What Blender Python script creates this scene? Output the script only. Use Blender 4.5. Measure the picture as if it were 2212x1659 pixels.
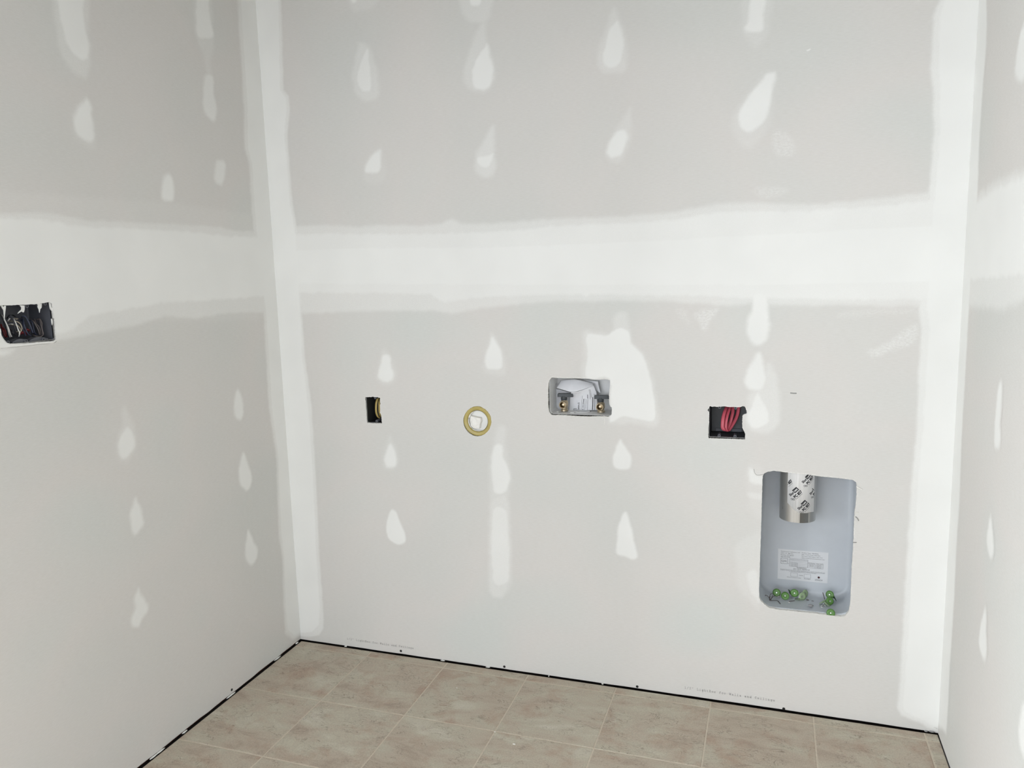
import bpy, bmesh, math, random
import numpy as np
from mathutils import Vector, Matrix
from mathutils.geometry import delaunay_2d_cdt

# ------------------------------------------------------------------ clear
for o in list(bpy.data.objects):
    bpy.data.objects.remove(o, do_unlink=True)
scene = bpy.context.scene
COL = scene.collection
random.seed(7)

# ------------------------------------------------------------------ camera
cd = bpy.data.cameras.new('camera')
cam = bpy.data.objects.new('camera', cd)
COL.objects.link(cam)
cd.sensor_fit = 'HORIZONTAL'
cd.sensor_width = 36.0
cd.lens = 36.0 * 1655.46 / 2212.0
cd.clip_start = 0.02
cam.matrix_world = Matrix(((0.947632, -0.019732, 0.318756, 1.66688),
                           (0.318186, 0.144027, -0.937024, -2.32931),
                           (-0.02742, 0.989377, 0.142764, 1.35243),
                           (0, 0, 0, 1)))
scene.camera = cam

# ------------------------------------------------------------------ world and lights
w = bpy.data.worlds.new('daylight')
scene.world = w
w.use_nodes = True
w.node_tree.nodes['Background'].inputs[0].default_value = (0.905, 0.95, 1.03, 1)
w.node_tree.nodes['Background'].inputs[1].default_value = 1.30


def area(name, loc, target, sx, sy, power, color):
    l = bpy.data.lights.new(name, 'AREA')
    l.shape = 'RECTANGLE'
    l.size, l.size_y = sx, sy
    l.energy = power
    l.color = color
    o = bpy.data.objects.new(name, l)
    COL.objects.link(o)
    o.location = loc
    o.rotation_euler = (Vector(target) - Vector(loc)).to_track_quat('-Z', 'Y').to_euler()
    return o


area('window_daylight', (-2.2, -2.9, 1.15), (1.75, -0.4, 0.85), 1.6, 1.1, 72, (0.945, 0.985, 1.03))
area('doorway_daylight', (0.4, -4.4, 1.0), (1.1, 0.0, 0.85), 2.2, 1.5, 17, (0.945, 0.985, 1.03))

# ------------------------------------------------------------------ colour management
scene.view_settings.view_transform = 'Standard'
scene.view_settings.look = 'None'
scene.view_settings.gamma = 1.0
scene.view_settings.use_curve_mapping = False
scene.view_settings.exposure = 0.79
scene.cycles.max_bounces = 6
scene.cycles.diffuse_bounces = 4
scene.cycles.glossy_bounces = 3
scene.cycles.use_adaptive_sampling = True
scene.cycles.adaptive_threshold = 0.08
scene.cycles.adaptive_min_samples = 16

W = 2.1488          # room width: left wall x=0, right wall x=W, back wall y=0
H = 2.74            # ceiling height
DEEP_L, DEEP_R = -1.45, -2.40   # how far the side walls run towards the viewer
BOARD = 0.0127      # drywall thickness

# ================================================================== materials
MATS = {}


def srgb(r, g, b):
    def f(c):
        c /= 255.0
        return c / 12.92 if c <= 0.04045 else ((c + 0.055) / 1.055) ** 2.4
    return (f(r), f(g), f(b), 1)


class NT:
    def __init__(self, name):
        self.m = bpy.data.materials.new(name)
        self.m.use_nodes = True
        self.t = self.m.node_tree
        self.b = self.t.nodes['Principled BSDF']
        self.out = self.t.nodes['Material Output']
        MATS[name] = self.m

    def n(self, typ, **kw):
        nd = self.t.nodes.new(typ)
        for k, v in kw.items():
            setattr(nd, k, v)
        return nd

    def l(self, a, b):
        self.t.links.new(a, b)

    def noise(self, vec, scale, detail=2.0, rough=0.5, dist=0.0):
        nd = self.n('ShaderNodeTexNoise')
        nd.inputs['Scale'].default_value = scale
        nd.inputs['Detail'].default_value = detail
        nd.inputs['Roughness'].default_value = rough
        nd.inputs['Distortion'].default_value = dist
        if vec is not None:
            self.l(vec, nd.inputs['Vector'])
        return nd.outputs['Fac']

    def ramp(self, fac, stops):
        nd = self.n('ShaderNodeValToRGB')
        cr = nd.color_ramp
        while len(cr.elements) < len(stops):
            cr.elements.new(0.5)
        for e, (p, c) in zip(cr.elements, stops):
            e.position = p
            e.color = c if len(c) == 4 else (*c, 1)
        self.l(fac, nd.inputs[0])
        return nd.outputs[0]

    def mix(self, fac, a, b, mode='MIX'):
        nd = self.n('ShaderNodeMix', data_type='RGBA', blend_type=mode)
        for s, v in ((nd.inputs[0], fac), (nd.inputs[6], a), (nd.inputs[7], b)):
            if isinstance(v, (int, float)):
                s.default_value = v
            elif isinstance(v, tuple):
                s.default_value = v
            else:
                self.l(v, s)
        return nd.outputs[2]

    def math(self, op, a, b=0.0, clamp=False):
        nd = self.n('ShaderNodeMath', operation=op, use_clamp=clamp)
        for s, v in ((nd.inputs[0], a), (nd.inputs[1], b)):
            if isinstance(v, (int, float)):
                s.default_value = v
            else:
                self.l(v, s)
        return nd.outputs[0]

    def bump(self, h, strength, dist=0.001):
        nd = self.n('ShaderNodeBump')
        nd.inputs['Strength'].default_value = strength
        nd.inputs['Distance'].default_value = dist
        self.l(h, nd.inputs['Height'])
        self.l(nd.outputs[0], self.b.inputs['Normal'])

    def pos(self):
        return self.n('ShaderNodeNewGeometry').outputs['Position']

    def obj(self):
        return self.n('ShaderNodeTexCoord').outputs['Object']


def simple(name, col, rough=0.5, metal=0.0, var=0.08, scale=60, bump=0.0, spec=0.5):
    k = NT(name)
    p = k.obj()
    f = k.noise(p, scale, 3)
    dark = tuple(c * (1 - var) for c in col[:3]) + (1,)
    lite = tuple(min(1, c * (1 + var)) for c in col[:3]) + (1,)
    k.l(k.ramp(f, [(0.3, dark), (0.7, lite)]), k.b.inputs['Base Color'])
    k.b.inputs['Roughness'].default_value = rough
    k.b.inputs['Metallic'].default_value = metal
    k.b.inputs['Specular IOR Level'].default_value = spec
    if bump:
        k.bump(k.noise(p, scale * 6, 2), bump, 0.0005)
    return k.m


def paper_colour(k, p):
    big = k.noise(p, 2.2, 1, 0.55)
    c = k.ramp(big, [(0.30, PAPER_A), (0.55, PAPER_B), (0.75, PAPER_C)])
    mp = k.n('ShaderNodeMapping')
    mp.inputs['Scale'].default_value = (60, 60, 500)
    k.l(p, mp.inputs[0])
    fib = k.noise(mp.outputs[0], 1.0, 1, 0.6)
    c = k.mix(0.10, c, k.ramp(fib, [(0.3, (0.3, 0.3, 0.3)), (0.7, (0.72, 0.72, 0.72))]), 'OVERLAY')
    fine = k.noise(p, 900, 1)
    c = k.mix(0.10, c, k.ramp(fine, [(0.3, (0.34, 0.34, 0.34)), (0.7, (0.66, 0.66, 0.66))]), 'OVERLAY')
    return c, fine


PAPER_A, PAPER_B, PAPER_C = srgb(211, 211, 206), srgb(216, 213, 208), srgb(211, 213, 208)
MUD_A, MUD_B = srgb(234, 234, 230), srgb(238, 238, 234)


def make_paper():
    k = NT('drywall_paper')
    c, fine = paper_colour(k, k.pos())
    k.l(c, k.b.inputs['Base Color'])
    k.b.inputs['Roughness'].default_value = 0.85
    k.b.inputs['Specular IOR Level'].default_value = 0.25
    k.bump(fine, 0.12, 0.0004)


def make_mud(name, grain=False):
    """joint compound that thins out to the bare paper where 'cover' falls to zero; 'scuff' is a sanded grainy smear"""
    k = NT(name)
    p = k.pos()
    pc, fine = paper_colour(k, p)
    mc = k.ramp(k.noise(p, 6, 1, 0.6), [(0.3, MUD_A), (0.7, MUD_B)])
    a = k.n('ShaderNodeAttribute', attribute_name='cover').outputs['Fac']
    g = k.noise(p, 420, 1, 0.7)
    e = k.math('MULTIPLY', a, k.math('SUBTRACT', 1.0, a))
    dlt = k.math('MULTIPLY', k.math('SUBTRACT', g, 0.5), k.math('MULTIPLY', e, 2.2))
    alpha = k.math('ADD', a, dlt, True)
    if grain:
        sc = k.n('ShaderNodeAttribute', attribute_name='scuff').outputs['Fac']
        mp = k.n('ShaderNodeMapping')
        mp.inputs['Scale'].default_value = (110, 110, 230)
        k.l(p, mp.inputs[0])
        mr = k.n('ShaderNodeMapRange')
        mr.inputs[1].default_value = 0.36
        mr.inputs[2].default_value = 0.66
        k.l(k.noise(mp.outputs[0], 1.0, 4, 0.7), mr.inputs[0])
        alpha = k.math('MAXIMUM', alpha, k.math('MULTIPLY', sc, mr.outputs[0], True))
    k.l(k.mix(alpha, pc, mc), k.b.inputs['Base Color'])
    k.b.inputs['Roughness'].default_value = 0.8
    k.b.inputs['Specular IOR Level'].default_value = 0.25
    k.bump(fine, 0.10, 0.0004)


def make_tile():
    k = NT('slate_look_tile')
    oi = k.n('ShaderNodeObjectInfo')
    p = k.pos()
    comb = k.n('ShaderNodeCombineXYZ')
    for i in range(3):
        k.l(k.math('MULTIPLY', oi.outputs['Random'], (37.0, 91.0, 53.0)[i]), comb.inputs[i])
    va = k.n('ShaderNodeVectorMath', operation='ADD')
    k.l(p, va.inputs[0])
    k.l(comb.outputs[0], va.inputs[1])
    q = va.outputs[0]
    mp = k.n('ShaderNodeMapping')
    mp.inputs['Rotation'].default_value = (0, 0, 0.6)
    mp.inputs['Scale'].default_value = (1.0, 2.2, 1.0)
    k.l(q, mp.inputs[0])
    v = mp.outputs[0]
    n1 = k.noise(v, 6, 5, 0.6, 0.6)
    c = k.ramp(n1, [(0.30, srgb(170, 155, 139)), (0.45, srgb(186, 174, 157)),
                    (0.58, srgb(189, 182, 164)), (0.75, srgb(203, 197, 182))])
    n2 = k.noise(q, 9, 4, 0.65, 0.4)
    pink = k.ramp(n2, [(0.52, (0, 0, 0)), (0.68, (1, 1, 1))])
    c = k.mix(k.math('MULTIPLY', pink, 0.75), c, srgb(172, 149, 131))
    n3 = k.noise(q, 260, 3, 0.7)
    c = k.mix(0.35, c, k.ramp(n3, [(0.3, (0.3, 0.3, 0.3)), (0.7, (0.7, 0.7, 0.7))]), 'OVERLAY')
    # slate veins
    n4 = k.noise(v, 16, 6, 0.62, 0.9)
    ridge = k.math('ABSOLUTE', k.math('SUBTRACT', n4, 0.5))
    vein = k.ramp(ridge, [(0.0, (1, 1, 1)), (0.014, (0, 0, 0))])
    msk = k.ramp(k.noise(q, 14, 3, 0.6), [(0.46, (0, 0, 0)), (0.56, (1, 1, 1))])
    vm = k.math('MULTIPLY', vein, msk)
    c = k.mix(k.math('MULTIPLY', vm, 0.8), c, srgb(118, 104, 90))
    k.l(c, k.b.inputs['Base Color'])
    k.b.inputs['Roughness'].default_value = 0.55
    k.b.inputs['Specular IOR Level'].default_value = 0.35
    h = k.math('SUBTRACT', k.math('ADD', k.math('MULTIPLY', n1, 2.0), k.math('MULTIPLY', n3, 0.25)), vm)
    k.bump(h, 0.35, 0.0012)


def make_steel(name, base, rough):
    k = NT(name)
    p = k.obj()
    mp = k.n('ShaderNodeMapping')
    mp.inputs['Scale'].default_value = (300, 300, 14)
    k.l(p, mp.inputs[0])
    f = k.noise(mp.outputs[0], 1.0, 3, 0.6)
    k.l(k.ramp(f, [(0.3, tuple(c * 0.9 for c in base)), (0.7, base)]), k.b.inputs['Base Color'])
    k.b.inputs['Metallic'].default_value = 0.9
    k.l(k.math('ADD', k.math('MULTIPLY', f, 0.12), rough), k.b.inputs['Roughness'])


make_paper()
make_mud('joint_compound')
make_mud('joint_compound_scuff', True)
make_tile()
simple('grout', srgb(203, 192, 174), 0.85, var=0.06, scale=90, bump=0.2)
simple('subfloor_board', srgb(44, 38, 36), 0.9, var=0.2, scale=30)
simple('gypsum', srgb(238, 236, 230), 0.9, var=0.03, scale=200, bump=0.4)
simple('plain_mud', srgb(231, 231, 227), 0.75, var=0.02, scale=40, bump=0.1)
simple('ceiling_white', srgb(205, 203, 198), 0.9, var=0.02, scale=20)
simple('stud_wood', srgb(120, 72, 50), 0.85, var=0.2, scale=25)
simple('cavity_dark', srgb(52, 46, 42), 0.95, var=0.1)
simple('black_plastic', srgb(46, 48, 50), 0.42, var=0.06)
simple('rim_grey', srgb(128, 128, 126), 0.6, var=0.1, scale=150)
simple('charcoal_plastic', srgb(84, 86, 92), 0.45, var=0.06)
simple('handle_plastic', srgb(62, 66, 68), 0.5, var=0.05)
simple('white_plastic', srgb(222, 223, 222), 0.4, var=0.02)
simple('vent_enamel', srgb(190, 195, 200), 0.28, var=0.02, scale=25)
simple('sticker_white', srgb(212, 214, 216), 0.45, var=0.01)
simple('sheet_paper', srgb(226, 227, 230), 0.8, var=0.02)
simple('ink', srgb(38, 38, 42), 0.8, var=0.05)
simple('ink_grey', srgb(160, 158, 156), 0.9, var=0.05)
simple('label_ink', srgb(88, 90, 94), 0.8, var=0.05)
simple('ink_red', srgb(60, 12, 20), 0.7)
simple('screw_black', srgb(24, 23, 23), 0.5, 0.2)
simple('yellow_jacket', srgb(196, 172, 104), 0.45, var=0.05)
simple('red_jacket', srgb(198, 86, 100), 0.38, var=0.06)
simple('gold_ring', srgb(178, 162, 94), 0.3, var=0.07, scale=30)
simple('wire_white', srgb(226, 224, 220), 0.4, var=0.02)
simple('wire_black', srgb(34, 35, 42), 0.35)
simple('wire_blue', srgb(52, 58, 78), 0.4)
simple('wire_tan', srgb(186, 176, 158), 0.45)
simple('wire_brown', srgb(98, 90, 88), 0.45)
simple('wire_red', srgb(128, 42, 44), 0.4)
simple('green_plastic', srgb(86, 130, 60), 0.4, var=0.08, scale=120)
simple('pale_green_plastic', srgb(146, 168, 130), 0.4, var=0.06, scale=120)
simple('dark_green_plastic', srgb(46, 82, 34), 0.45, var=0.08, scale=120)
simple('nail_steel', srgb(190, 192, 190), 0.35, 0.7)
simple('crumb_grey', srgb(150, 150, 150), 0.9, var=0.12, scale=200, bump=0.3)
simple('wire_scrap_dark', srgb(92, 82, 80), 0.5, 0.3)
simple('smudge', srgb(140, 140, 136), 0.9, var=0.1)
simple('torn_shade', srgb(186, 183, 178), 0.9, var=0.1)
make_steel('duct_steel', (0.58, 0.57, 0.54, 1), 0.24)
make_steel('foil_tape', (0.90, 0.90, 0.89, 1), 0.42)
make_steel('brass', (0.55, 0.46, 0.32, 1), 0.26)
MATS['foil_tape'].node_tree.nodes['Principled BSDF'].inputs['Metallic'].default_value = 0.25
MAT = MATS

# ================================================================== mesh helpers


class MB:
    """collects vertices and faces in world space, then links them as one mesh object"""

    def __init__(self):
        self.v, self.f, self.mi = [], [], []

    def add(self, vs, fs, mi=0):
        o = len(self.v)
        self.v += [tuple(p) for p in vs]
        self.f += [tuple(i + o for i in f) for f in fs]
        self.mi += [mi] * len(fs)
        return self

    def box(self, a, b, mi=0):
        (x0, y0, z0), (x1, y1, z1) = a, b
        vs = [(x0, y0, z0), (x1, y0, z0), (x1, y1, z0), (x0, y1, z0), (x0, y0, z1), (x1, y0, z1), (x1, y1, z1), (x0, y1, z1)]
        return self.add(vs, [(0, 3, 2, 1), (4, 5, 6, 7), (0, 1, 5, 4), (1, 2, 6, 5), (2, 3, 7, 6), (3, 0, 4, 7)], mi)

    def lathe(self, prof, seg, mat=None, closed=False, mi=0):
        """prof: (radius, height) about local z; mat places it"""
        vs, fs = [], []
        n = len(prof)
        for i in range(seg):
            a = 2 * math.pi * i / seg
            for r, h in prof:
                vs.append(Vector((r * math.cos(a), r * math.sin(a), h)))
        for i in range(seg):
            j = (i + 1) % seg
            for k in range(n - 1 if not closed else n):
                k2 = (k + 1) % n
                fs.append((i * n + k, j * n + k, j * n + k2, i * n + k2))
        if mat is not None:
            vs = [mat @ p for p in vs]
        return self.add(vs, fs, mi)

    def tube(self, pts, ra, rb=None, seg=8, flat_dir=None, mi=0):
        """swept tube, elliptical when rb is given (ra across flat_dir)"""
        rb = ra if rb is None else rb
        P = [Vector(p) for p in pts]
        n = len(P)
        vs, fs = [], []
        up = Vector(flat_dir) if flat_dir is not None else Vector((0.31, 0.2, 0.93))
        for i in range(n):
            t = (P[min(i + 1, n - 1)] - P[max(i - 1, 0)]).normalized()
            s = (up - t * up.dot(t))
            if s.length < 1e-4:
                s = t.orthogonal()
            s.normalize()
            if flat_dir is None:
                up = s
            q = t.cross(s)
            for k in range(seg):
                a = 2 * math.pi * k / seg
                vs.append(P[i] + s * (ra * math.cos(a)) + q * (rb * math.sin(a)))
        for i in range(n - 1):
            for k in range(seg):
                k2 = (k + 1) % seg
                fs.append((i * seg + k, i * seg + k2, (i + 1) * seg + k2, (i + 1) * seg + k))
        fs.append(tuple(range(seg))[::-1])
        fs.append(tuple((n - 1) * seg + k for k in range(seg)))
        return self.add(vs, fs, mi)

    def build(self, name, mats, parent=None, smooth=False, origin=None):
        me = bpy.data.meshes.new(name)
        off = Vector(origin) if origin is not None else (Vector(parent.location) if parent is not None and not parent.parent else Vector((0, 0, 0)))
        if parent is not None and parent.parent is not None:
            off = Vector(parent.parent.location) + Vector(parent.location)
        me.from_pydata([tuple(Vector(p) - off) for p in self.v], [], self.f)
        if not isinstance(mats, (list, tuple)):
            mats = [mats]
        for m in mats:
            me.materials.append(MAT[m])
        if len(mats) > 1:
            me.polygons.foreach_set('material_index', self.mi)
        if smooth:
            me.polygons.foreach_set('use_smooth', [True] * len(me.polygons))
            if smooth != 'all':
                me.set_sharp_from_angle(angle=math.radians(40))
        me.update()
        o = bpy.data.objects.new(name, me)
        COL.objects.link(o)
        if parent is not None:
            o.parent = parent
        elif origin is not None:
            o.location = origin
        return o


def fix_normals(o):
    bm = bmesh.new()
    bm.from_mesh(o.data)
    bmesh.ops.recalc_face_normals(bm, faces=bm.faces)
    bm.to_mesh(o.data)
    bm.free()
    return o


def tag(o, label=None, cat=None, group=None, kind=None):
    for k, v in (('label', label), ('category', cat), ('group', group), ('kind', kind)):
        if v:
            o[k] = v
    return o


def thing(name, loc, label, cat, group=None):
    o = bpy.data.objects.new(name, None)
    o.empty_display_size = 0.02
    COL.objects.link(o)
    o.location = loc
    return tag(o, label, cat, group)


def catmull(pts, sub=6, closed=False):
    P = [np.array(p, float) for p in pts]
    n = len(P)
    out = []
    for i in range(n if closed else n - 1):
        p0 = P[(i - 1) % n] if closed or i > 0 else P[0]
        p1, p2 = P[i], P[(i + 1) % n]
        p3 = P[(i + 2) % n] if closed or i + 2 < n else P[-1]
        for k in range(sub):
            t = k / sub
            out.append(0.5 * ((2 * p1) + (p2 - p0) * t + (2 * p0 - 5 * p1 + 4 * p2 - p3) * t * t + (3 * p1 - p0 - 3 * p2 + p3) * t ** 3))
    if not closed:
        out.append(P[-1])
    return [tuple(p) for p in out]


def inside(poly, X, Y):
    c = np.zeros(X.shape, bool)
    n = len(poly)
    for i in range(n):
        x0, y0 = poly[i]
        x1, y1 = poly[(i + 1) % n]
        if y0 == y1:
            continue
        m = ((y0 > Y) != (y1 > Y)) & (X < (x1 - x0) * (Y - y0) / (y1 - y0) + x0)
        c ^= m
    return c


def sdist(poly, X, Y):
    d = np.full(X.shape, 1e9)
    n = len(poly)
    for i in range(n):
        a = np.array(poly[i]); b = np.array(poly[(i + 1) % n])
        e = b - a
        L2 = max(e @ e, 1e-14)
        t = np.clip(((X - a[0]) * e[0] + (Y - a[1]) * e[1]) / L2, 0, 1)
        d = np.minimum(d, np.hypot(X - a[0] - t * e[0], Y - a[1] - t * e[1]))
    return np.where(inside(poly, X, Y), d, -d)


def vnoise(X, Y, scale, seed):
    rs = np.random.RandomState(seed)
    tb = rs.rand(64, 64)
    u, v = X / scale + 1000, Y / scale + 1000
    i, j = np.floor(u).astype(int), np.floor(v).astype(int)
    a, b = u - i, v - j
    a, b = a * a * (3 - 2 * a), b * b * (3 - 2 * b)
    g = lambda p, q: tb[p % 64, q % 64]
    return (g(i, j) * (1 - a) * (1 - b) + g(i + 1, j) * a * (1 - b) + g(i, j + 1) * (1 - a) * b + g(i + 1, j + 1) * a * b) - 0.5


PLANE = {'B': lambda u, v, h: (u, -h, v), 'L': lambda u, v, h: (h, u, v), 'R': lambda u, v, h: (W - h, u, v)}
HOLES = {'B': [], 'L': [], 'R': []}
SEED = [1]


SPECS = []


def compound(pl, wall, layers, cell=0.003, lift=0.0001, thick=0.0004, name='joint_compound_spot', scuff=False, smooth_poly=True):
    """dried joint compound on a wall: layers of (outline, opacity, feather); thin real relief, worn feathered edge"""
    SEED[0] += 1
    polys = [(catmull(p, 4, True) if smooth_poly else p, a, f) for p, a, f in layers]
    allp = np.array([q for p, a, f in polys for q in p])
    fm = max(f for _, _, f in layers)
    lo, hi = allp.min(0) - 1.5 * fm, allp.max(0) + 1.5 * fm
    umin, umax = {'B': (0.0, W), 'L': (DEEP_L, 0.0), 'R': (DEEP_R, 0.0)}[pl]
    lo[0], hi[0] = max(lo[0], umin), min(hi[0], umax)
    SPECS.append(dict(pl=pl, wall=wall, polys=polys, lo=lo, hi=hi, cell=cell, lift=lift, thick=thick, name=name, scuff=scuff, seed=SEED[0]))


def cover_field(sp, U, V):
    cov = np.zeros(U.shape)
    wob = vnoise(U, V, 0.022, sp['seed']) * 0.9 + vnoise(U, V, 0.009, sp['seed'] + 50) * 0.5
    for p, a, f in sp['polys']:
        s = sdist(p, U, V) + wob * f * 0.55
        t = np.clip((s + f) / (2 * f), 0, 1)
        cov = np.maximum(cov, a * t * t * (3 - 2 * t))
    return cov


def build_compound():
    for sp in SPECS:
        lo, hi, pl = sp['lo'], sp['hi'], sp['pl']
        nx, ny = max(2, int((hi[0] - lo[0]) / sp['cell'])), max(2, int((hi[1] - lo[1]) / sp['cell']))
        U, V = np.meshgrid(np.linspace(lo[0], hi[0], nx + 1), np.linspace(lo[1], hi[1], ny + 1))
        own = cover_field(sp, U, V)
        glob = np.zeros(U.shape) if sp['scuff'] else own.copy()
        for o in SPECS:
            if o is sp or o['pl'] != pl or o['scuff'] or (o['lo'] > hi).any() or (o['hi'] < lo).any():
                continue
            m = (U >= o['lo'][0]) & (U <= o['hi'][0]) & (V >= o['lo'][1]) & (V <= o['hi'][1])
            if m.any():
                glob[m] = np.maximum(glob[m], cover_field(o, U[m], V[m]))
        use = own.copy()
        near = 1.5 * sp['cell']
        UU, VV = U.copy(), V.copy()
        for hp in HOLES[pl]:
            h = np.array(hp)
            if (h.min(0) > hi).any() or (h.max(0) < lo).any():
                continue
            ins = inside(hp, U, V)
            sdv = sdist(hp, U, V)
            use[ins & (sdv > near)] = -1
            for j, i in zip(*np.where(ins & (sdv <= near))):
                # pull vertices just inside the cut-out back to its rim
                best, bp = 1e9, None
                P = np.array((U[j, i], V[j, i]))
                E = np.roll(h, -1, 0) - h
                t = np.clip(((P - h) * E).sum(1) / np.maximum((E * E).sum(1), 1e-14), 0, 1)
                Q = h + E * t[:, None]
                q = Q[np.argmin(((Q - P) ** 2).sum(1))]
                UU[j, i], VV[j, i] = q
        idx = -np.ones(U.shape, int)
        vs, cs, ss, keep = [], [], [], []
        for j in range(ny):
            for i in range(nx):
                q = ((j, i), (j, i + 1), (j + 1, i + 1), (j + 1, i))
                vals = [use[c] for c in q]
                if max(vals) <= 0.004 or min(vals) < 0 or all((UU[c], VV[c]) != (U[c], V[c]) for c in q):
                    continue
                f = []
                for c in q:
                    if idx[c] < 0:
                        idx[c] = len(vs)
                        vs.append(PLANE[pl](UU[c], VV[c], 0.00012 + 0.000002 * sp['seed'] + (sp['lift'] + sp['thick']) * own[c] * (0.15 if pl == 'R' else 1.0)))
                        cs.append(glob[c])
                        ss.append(own[c])
                    f.append(idx[c])
                keep.append(tuple(f))
        if not keep:
            continue
        mb = MB()
        mb.add(vs, keep)
        o = mb.build(sp['name'], 'joint_compound_scuff' if sp['scuff'] else 'joint_compound', sp['wall'], smooth='all')
        fix_normals(o)
        o.data.attributes.new('cover', 'FLOAT', 'POINT').data.foreach_set('value', np.clip(np.array(cs), 0, 1).astype(np.float32))
        if sp['scuff']:
            o.data.attributes.new('scuff', 'FLOAT', 'POINT').data.foreach_set('value', np.clip(np.array(ss), 0, 1).astype(np.float32))


def ragged(poly, step, amp, seed):
    """dense hole outline with a torn wobble"""
    rs = random.Random(seed)
    out = []
    n = len(poly)
    for i in range(n):
        a, b = Vector(poly[i]), Vector(poly[(i + 1) % n])
        k = max(1, int((b - a).length / step))
        nn = (b - a).normalized().orthogonal() if (b - a).length > 1e-6 else Vector((0, 0))
        for t in range(k):
            p = a.lerp(b, t / k) + nn * (rs.uniform(-1, 1) * amp)
            out.append((p.x, p.y))
    return out


def board(name, pl, outer, holes, thick):
    """a sheet of drywall with cut-outs; paper front, gypsum edges"""
    loops = [outer] + holes
    pts, edges = [], []
    for lp in loops:
        o = len(pts)
        pts += [Vector(p) for p in lp]
        edges += [(o + i, o + (i + 1) % len(lp)) for i in range(len(lp))]
    ub = [p[0] for p in outer]
    vb = [p[1] for p in outer]
    gu = np.linspace(min(ub), max(ub), int((max(ub) - min(ub)) / 0.07) + 1)[1:-1]
    gv = np.linspace(min(vb), max(vb), int((max(vb) - min(vb)) / 0.07) + 1)[1:-1]
    GU, GV = [q.ravel() for q in np.meshgrid(gu, gv)]
    okg = np.ones(GU.shape, bool)
    for h in holes:
        okg &= sdist(h, GU, GV) < -0.006
    pts += [Vector((float(a_), float(b_))) for a_, b_, k_ in zip(GU, GV, okg) if k_]
    V2, E2, F2, *_ = delaunay_2d_cdt(pts, edges, [], 0, 1e-7)
    V2 = [(p.x, p.y) for p in V2]
    cen = np.array([np.mean([V2[i] for i in f], axis=0) for f in F2])
    ok = inside(outer, cen[:, 0], cen[:, 1])
    for h in holes:
        ok &= ~inside(h, cen[:, 0], cen[:, 1])
    tris = [f for f, k in zip(F2, ok) if k]
    mb = MB()
    fn = PLANE[pl]
    n = len(V2)
    mb.add([fn(u, v, 0) for u, v in V2] + [fn(u, v, -thick) for u, v in V2], [tuple(f) for f in tris], 0)
    mb.f += [tuple(i + n for i in f[::-1]) for f in tris]
    mb.mi += [0] * len(tris)
    for lp in loops:
        o = len(mb.v)
        m = len(lp)
        mb.v += [fn(u, v, 0) for u, v in lp] + [fn(u, v, -thick) for u, v in lp]
        for i in range(m):
            j = (i + 1) % m
            mb.f.append((o + i, o + j, o + m + j, o + m + i))
            mb.mi.append(1)
    o = mb.build(name, ['drywall_paper', 'gypsum'])
    bm = bmesh.new()
    bm.from_mesh(o.data)
    bmesh.ops.remove_doubles(bm, verts=bm.verts, dist=1e-6)
    bmesh.ops.recalc_face_normals(bm, faces=bm.faces)
    bm.to_mesh(o.data)
    bm.free()
    tag(o, kind='structure')
    return o


def torn_edge(pl, wall, poly, wmin, wmax, hmax, seed, top_boost=0.0, name='torn_edge'):
    """white lifted gypsum and paper crumbs round a cut-out"""
    rs = random.Random(seed)
    n = len(poly)
    c = Vector((sum(p[0] for p in poly) / n, sum(p[1] for p in poly) / n))
    mb = MB()
    vs = []
    for i, p in enumerate(poly):
        q = Vector(p)
        e = Vector(poly[(i + 1) % n]) - Vector(poly[i - 1])
        nn = Vector((e.y, -e.x))
        if nn.length < 1e-9:
            nn = q - c
        nn.normalize()
        if nn.dot(q - c) < 0:
            nn = -nn
        wd = rs.uniform(wmin, wmax) * (1 + top_boost * max(0, nn.y))
        h = rs.uniform(0.2, 1) * hmax
        vs.append(PLANE[pl](*(q + nn * wd), 0.0001))
        vs.append(PLANE[pl](*(q + nn * wd * 0.45), h))
        vs.append(PLANE[pl](*(q - nn * rs.uniform(0, 0.0006)), h * 0.3))
        vs.append(PLANE[pl](*q, -0.004))
    fs = []
    for i in range(n):
        j = (i + 1) % n
        for k in range(3):
            fs.append((4 * i + k, 4 * j + k, 4 * j + k + 1, 4 * i + k + 1))
    mb.add(vs, fs)
    return fix_normals(mb.build(name, 'gypsum', wall))


def rrect(x0, x1, z0, z1, r, seg=6):
    out = []
    for cx, cz, a0 in ((x1 - r, z1 - r, 0), (x0 + r, z1 - r, 90), (x0 + r, z0 + r, 180), (x1 - r, z0 + r, 270)):
        for k in range(seg + 1):
            a = math.radians(a0 + 90 * k / seg)
            out.append((cx + r * math.cos(a), cz + r * math.sin(a)))
    return out


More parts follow.
